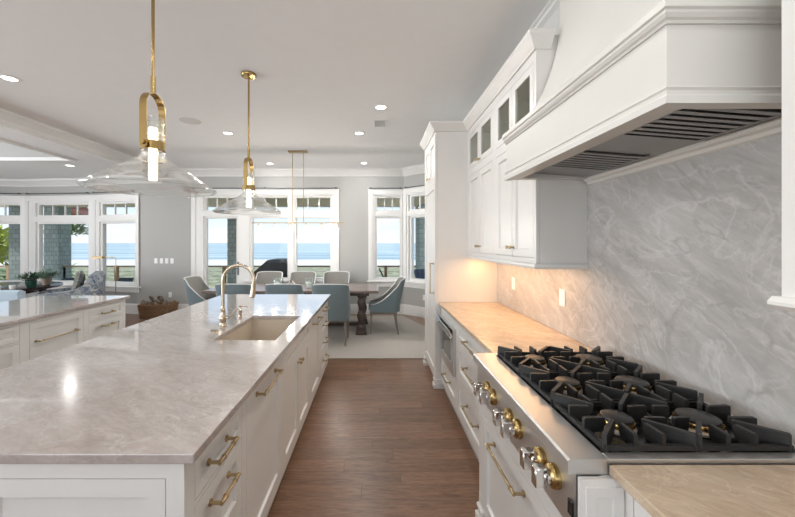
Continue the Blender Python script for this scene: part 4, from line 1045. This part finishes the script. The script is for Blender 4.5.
# local: faces +y (towards -X in the room after turning); x across
b = MB(); b.box(-.38, .38, -.42, .45, .12, .42, ch=.04); b.build('seat_base', M_FLORAL, t, bevel=.01)
b = MB(); b.box(-.28, .28, -.25, .47, .42, .54, ch=.05); b.build('seat_cushion', M_FLORAL, t, bevel=.012)
b = MB(); b.prism([(-.50, .40), (-.25, .42), (-.30, .95), (-.36, 1.0), (-.46, 1.0), (-.52, .94)], -.37, .37, 'x'); b.build('backrest', M_FLORAL, t, bevel=.03)
for s in (-1, 1):
    b = MB(); b.prism([(-.45, .30), (.45, .30), (.47, .62), (.40, .68), (-.10, .72), (-.36, .86), (-.45, .80)], s*.30, s*.43, 'x'); b.build('arm', M_FLORAL, t, bevel=.03)
    for y in (-.36, .38): b = MB(); b.cyl((s*.33, y, 0), (s*.33, y, .13), .018, .025); b.build('leg', M_TAB, t)
b = MB(Matrix.Translation((-5.44, 6.33, .80)) @ Matrix.Rotation(2.17, 4, 'Z') @ Matrix.Rotation(.2, 4, 'X') @ Matrix.Rotation(.3, 4, 'Y'))
b.box(-.22, .22, -.06, .06, -.22, .22, ch=.055); b.build('throw_pillow', M_PILLOW, label='dark patterned throw pillow leaning in the floral armchair', cat='pillow', bevel=.025)
t = thing('floor_lamp', 'slim brass pharmacy floor lamp beside the floral armchair', 'floor lamp', (-5.02, 6.68, 0))
b = MB(); b.lathe([(0, 0), (.13, 0), (.13, .012), (.02, .022), (0, .022)], 28); b.build('base', M_BRASS, t)
b = MB(); b.cyl((0, 0, .02), (0, 0, 1.12), .008); b.cyl((0, 0, .86), (0, 0, 1.12), .0125); b.tube([(0, 0, 1.1), (0, 0, 1.22), (-.015, 0, 1.255), (-.05, 0, 1.27), (-.24, 0, 1.285)], .008, 10); b.build('pole', M_BRASS, t)
b = MB(); b.cyl((-.09, 0, 1.272), (-.055, 0, 1.27), .014); b.build('switch', M_BRASS, t)
b = MB(); b.prism([(-.055, 1.25), (.055, 1.25), (.04, 1.295), (-.04, 1.295)], -.42, -.23, 'x'); b.build('lamp_shade', M_BRASS, t)
# round table with plants
t = thing('round_table', 'round dark wooden table with plants at the left edge', 'table', (-6.88, 6.2, 0))
b = MB(); b.lathe([(0, .715), (.92, .715), (.95, .73), (.95, .755), (.94, .762), (0, .762)], 64); b.build('tabletop', M_RTAB, t)
for a in (.7, 2.27, 3.84, 5.41):
    b = MB(); x, y = .66*math.cos(a), .66*math.sin(a); b.box(x-.035, x+.035, y-.035, y+.035, 0, .716); b.build('leg', M_RTAB, t)
b = MB(); b.lathe([(.6, .64), (.63, .64), (.63, .716), (.6, .716)], 40, closed=True); b.build('apron', M_RTAB, t)
def foliage(R, n, L, w, seed, mat, flat=.6, droop=.4):
    r = random.Random(seed); b = MB()
    for k in range(n):
        a = r.uniform(0, 2*PI); el = r.uniform(.05, 1.35); rad = R*r.uniform(.2, 1)
        c_ = Vector((math.cos(a)*math.cos(el)*rad, math.sin(a)*math.cos(el)*rad, math.sin(el)*rad*flat))
        d_ = Vector((math.cos(a+r.uniform(-.6, .6)), math.sin(a+r.uniform(-.6, .6)), r.uniform(-droop, .9))).normalized(); s_1 = d_.cross(Vector((0, 0, 1))).normalized()*w*r.uniform(.6, 1); l = L*r.uniform(.6, 1.2)
        up = Vector((0, 0, 1))
        p0 = c_; p1 = c_+d_*l*.5+up*l*.1; p2 = c_+d_*l
        b.add([tuple(p0), tuple(p1+s_1), tuple(p2), tuple(p1-s_1), tuple(p1+up*w*.3)], [(0, 1, 4), (1, 2, 4), (2, 3, 4), (3, 0, 4)])
    return b
def plant(x, y, z, pot, lab, seed, mat, R, n, L=.09):
    t = thing('potted_plant', lab, 'plant', (x, y, z))
    b = MB(); b.lathe([(0, 0), (.05, 0), (.075, .06), (.08, .13), (.07, .14), (.066, .13), (.0, .115)], 24); b.build('pot', pot, t)
    b = foliage(R, n, L, .014, seed, mat); b.m = Matrix.Identity(4)
    for v in b.v: v.z += .14
    for k in range(10):
        a = k*.63; b.tube([(0, 0, .11), (.3*R*math.cos(a), .3*R*math.sin(a), .16), (.8*R*math.cos(a), .8*R*math.sin(a), .18+.03*(k % 3))], .003, 5)
    b.build('foliage', mat, t, fixn=False)
plant(-6.06, 6.08, .763, M_POTG, 'dark green potted plant, left one on the round table', 5, M_LEAF, .19, 380, .08)
plant(-6.19, 6.50, .763, M_POTB, 'grey-green potted plant in a stone pot on the round table', 9, M_LEAF2, .20, 420, .085)
for x, y, lb in ((-6.32, 5.78, 'small white cup left on the round table'), (-6.16, 5.86, 'small white cup nearest the round table edge')):
    b = MB(); b.lathe([(0, 0), (.03, 0), (.04, .02), (.042, .07), (.038, .07), (.035, .02), (0, .008)], 20); b.build('cup', M_PLAST, label=lb, cat='cup', loc=(x, y, .763), group='white cups on the round table')
# slate blue chair at left edge
t = thing('slipper_chair', 'pale blue upholstered chair back at the left picture edge', 'chair', (-5.02, 4.95, 0), PI/2)
b = MB(); b.box(-.30, .30, -.30, .30, .25, .46, ch=.03); b.build('seat', M_FABS, t, bevel=.008)
b = MB(); b.prism([(-.36, .25), (-.27, .25), (-.31, .90), (-.37, .93), (-.42, .90)], -.32, .32, 'y'); b.build('backrest', fabric('sky_blue_linen', (.36, .45, .53)), t, bevel=.012)
for sx in (-1, 1):
    for sy in (-1, 1): b = MB(); b.cyl((sx*.25, sy*.25, 0), (sx*.25, sy*.25, .26), .014, .02); b.build('leg', M_LEG, t)

# ------------------------------------------------------------------ outside: porch, dune, beach, sea
b = MB(); b.prism([(-14, 8.3), (-14, 10.1), (4, 10.1), (4, 7.2), (1.6, 7.2), (.75, 7.75), (-5.2, 7.75), (-6.4, 8.1), (-8.1, 8.3)], -.35, -.152, 'z'); b.build('porch_deck', M_DECK, label='wooden porch deck outside the windows', cat='deck', kind='structure')
b = MB(); b.prism([(-14, 8.3), (-14, 10.2), (4, 10.2), (4, 7.2), (1.6, 7.2), (.75, 7.75), (-5.2, 7.75), (-6.4, 8.1), (-8.1, 8.3)], 2.82, 2.95, 'z'); b.box(-14, 4, 9.5, 9.75, 2.56, 2.82); b.build('porch_roof', M_PORCH, label='cream porch ceiling and beam above the windows', cat='porch roof', kind='structure')
def column(x, y, w, rz, lb):
    b = MB(); b.box(-w/2, w/2, -w/2, w/2, -.152, 2.56); b.build('porch_column', M_SHING, label=lb, cat='column', loc=(x, y, 0), rotz=rz)
column(-8.86, 9.64, .40, 0, 'grey shingled porch column seen through the middle living window')
column(-9.80, 9.42, .26, .75, 'grey shingled porch column beside the palm, far left')
column(-3.78, 9.6, .46, 0, 'shingled porch column seen at the edge of the glazed door')
column(1.6, 9.35, .9, 0, 'wide blue-grey shingled column seen through the angled bay window')
t = thing('porch_railing', 'low porch railing with brown top rail beyond the windows', 'railing', (0, 9.62, 0))
b = MB(); b.box(-13.5, 4, -.05, .05, .88, .92); b.build('top_rail', M_RAIL, t)
b = MB(); b.box(-13.5, 4, -.02, .02, -.06, -.02); b.build('bottom_rail', M_RAILD, t)
for k in range(12):
    x = -13.2+1.5*k; b = MB(); b.box(x-.04, x+.04, -.04, .04, -.152, .88); b.build('post', M_RAIL, t)
b = MB()
for k in range(7): z = .06+.115*k; b.cyl((-13.4, 0, z), (4, 0, z), .004, seg=6)
b.build('cable', M_RAILD, t)
t = thing('covered_grill', 'barbecue grill under a black cover on the porch', 'grill', (-2.52, 8.75, -.152))
b = MB(); b.prism([(-.55, .0), (.36, .0), (.36, 1.30), (-.02, 1.30), (-.12, 1.28), (-.52, .93)], -.3, .3, 'y'); b.build('cover', M_COVER, t, bevel=.02)
def lounge(x, y, rz, lb):
    t = thing('lounge_chair', lb, 'outdoor chair', (x, y, -.152), rz)
    b = MB()
    for k in range(5): xx = -.22+.11*k; b.prism([(.15, .32), (.52, 1.06), (.545, 1.05), (.18, .31)], xx-.045, xx+.045, 'x')
    b.build('back_slats', M_OUTCH, t)
    b = MB(); b.prism([(-.35, .42), (.18, .31), (.18, .34), (-.35, .45)], -.26, .26, 'x'); b.build('seat', M_OUTCH, t)
    for s in (-1, 1):
        b = MB(); b.prism([(-.42, .60), (.42, .60), (.42, .63), (-.42, .63)], s*.26, s*.38, 'x'); b.build('armrest', M_OUTCH, t)
        b = MB(); b.prism([(-.36, 0), (-.28, 0), (-.28, .60), (-.36, .60)], s*.28, s*.31, 'x'); b.prism([(.42, 0), (.48, 0), (.34, .60), (.26, .60)], s*.28, s*.31, 'x'); b.build('leg', M_OUTCH, t)
    return t
lounge(-1.60, 8.72, 1.57, 'dark slatted lounge chair on the porch, just right of the grill')
lounge(-.50, 8.75, -1.57, 'dark slatted lounge chair on the porch, behind the right dining window')
lounge(.64, 8.75, 1.57, 'dark slatted lounge chair seen through the narrow dining window')
lounge(1.45, 8.05, .6, 'dark slatted lounge chair seen through the angled bay window')
lounge(-6.75, 9.0, 0, 'dark slatted lounge chair outside the right living room window').scale = (.72, .72, .72)
lounge(-8.15, 8.95, .2, 'dark slatted lounge chair outside the middle living room window').scale = (.72, .72, .72)
# terrain
def strip(name, ys, mat, label, bump=0, xr=(-90, 60), nx=60, seed=1, cat='ground', kind='structure'):
    r = random.Random(seed); vs = []; fs = []; ny = len(ys)
    for j, (y, z) in enumerate(ys):
        for i in range(nx+1):
            x = xr[0]+(xr[1]-xr[0])*i/nx; sc = 1+y*.0; vs.append((x*max(1, y/30), y, z+(r.uniform(-bump, bump) if 0 < j < ny-1 else 0)))
    for j in range(ny-1):
        for i in range(nx): a = j*(nx+1)+i; fs.append((a, a+1, a+nx+2, a+nx+1))
    b = MB(); b.add(vs, fs, 0, True); return b.build(name, mat, label=label, cat=cat, kind=kind, fixn=False)
strip('ground', [(9.9, -1.5), (12, -1.3), (15, -1.2), (19, -1.3), (24, -1.5), (30, -1.7), (38, -2.1), (48, -2.6), (60, -3.4), (75, -3.9), (88, -4.4)], M_DUNE, 'grassy sand dune beyond the porch', .22, seed=4)
strip('beach', [(80, -4.4), (100, -4.4), (135, -4.62)], M_SAND, 'pale sandy beach beyond the dune', 0)
b = MB(); b.add([(-9000, 128, -4.55), (9000, 128, -4.55), (16000, 14000, -4.55), (-16000, 14000, -4.55)], [(0, 1, 2, 3)]); b.build('sea', M_SEA, label='calm pale blue sea to the horizon', cat='sea', kind='structure', fixn=False)
# planting beyond the porch
def bush(x, y, z, R, n, mat, lb, seed, L=.35, flat=1.0, nm='shrub'):
    b = foliage(R, n, L, L*.16, seed, mat, flat)
    b.tube([(0, 0, min(-.6, -z-1.6)), (0, 0, R*.4)], .04, 6)
    b.build(nm, mat, label=lb, cat='shrub' if nm == 'shrub' else 'tree', loc=(x, y, z), fixn=False)
M_TREE = pbr('tree_green', (.13, .22, .05), .6, var=.4, vscale=3)
bush(-8.85, 10.9, -.2, .62, 300, M_LEAFY, 'yellow-green shrub beyond the railing right of the shingled column', 21, .3)
bush(-6.6, 12.5, -1.1, .9, 300, M_TREE, 'low green shrub behind the brass floor lamp view', 22)
bush(-5.2, 14.2, -1.1, .9, 300, M_TREE, 'low green shrub outside, left of the grey wall', 23)
bush(-4.6, 11.6, -.95, .9, 400, M_TREE, 'green shrub seen through the bottom of the glazed door', 24)
bush(-13.2, 11.9, .9, 1.2, 800, M_LEAFY, 'yellow-green palm crown outside the left living room window', 25, .5, nm='palm_tree')
bush(-13.9, 14.0, -1.0, 1.9, 700, M_TREE, 'dark green bush below the palm at the far left', 26, .5)
bush(-14.2, 16.0, 1.9, .9, 350, M_TREE, 'tall narrow tree left of the shingled column', 27, .45, nm='tree')
t = MB(); t.prism([(-13.6, 2.78), (-12.5, 2.78), (-12.9, 3.0), (-13.2, 3.4), (-13.6, 3.4)], 14.6, 15.6, 'y'); t.build('neighbour_roof', M_ROOFB, label='brown roof corner of the neighbouring pavilion', cat='roof')
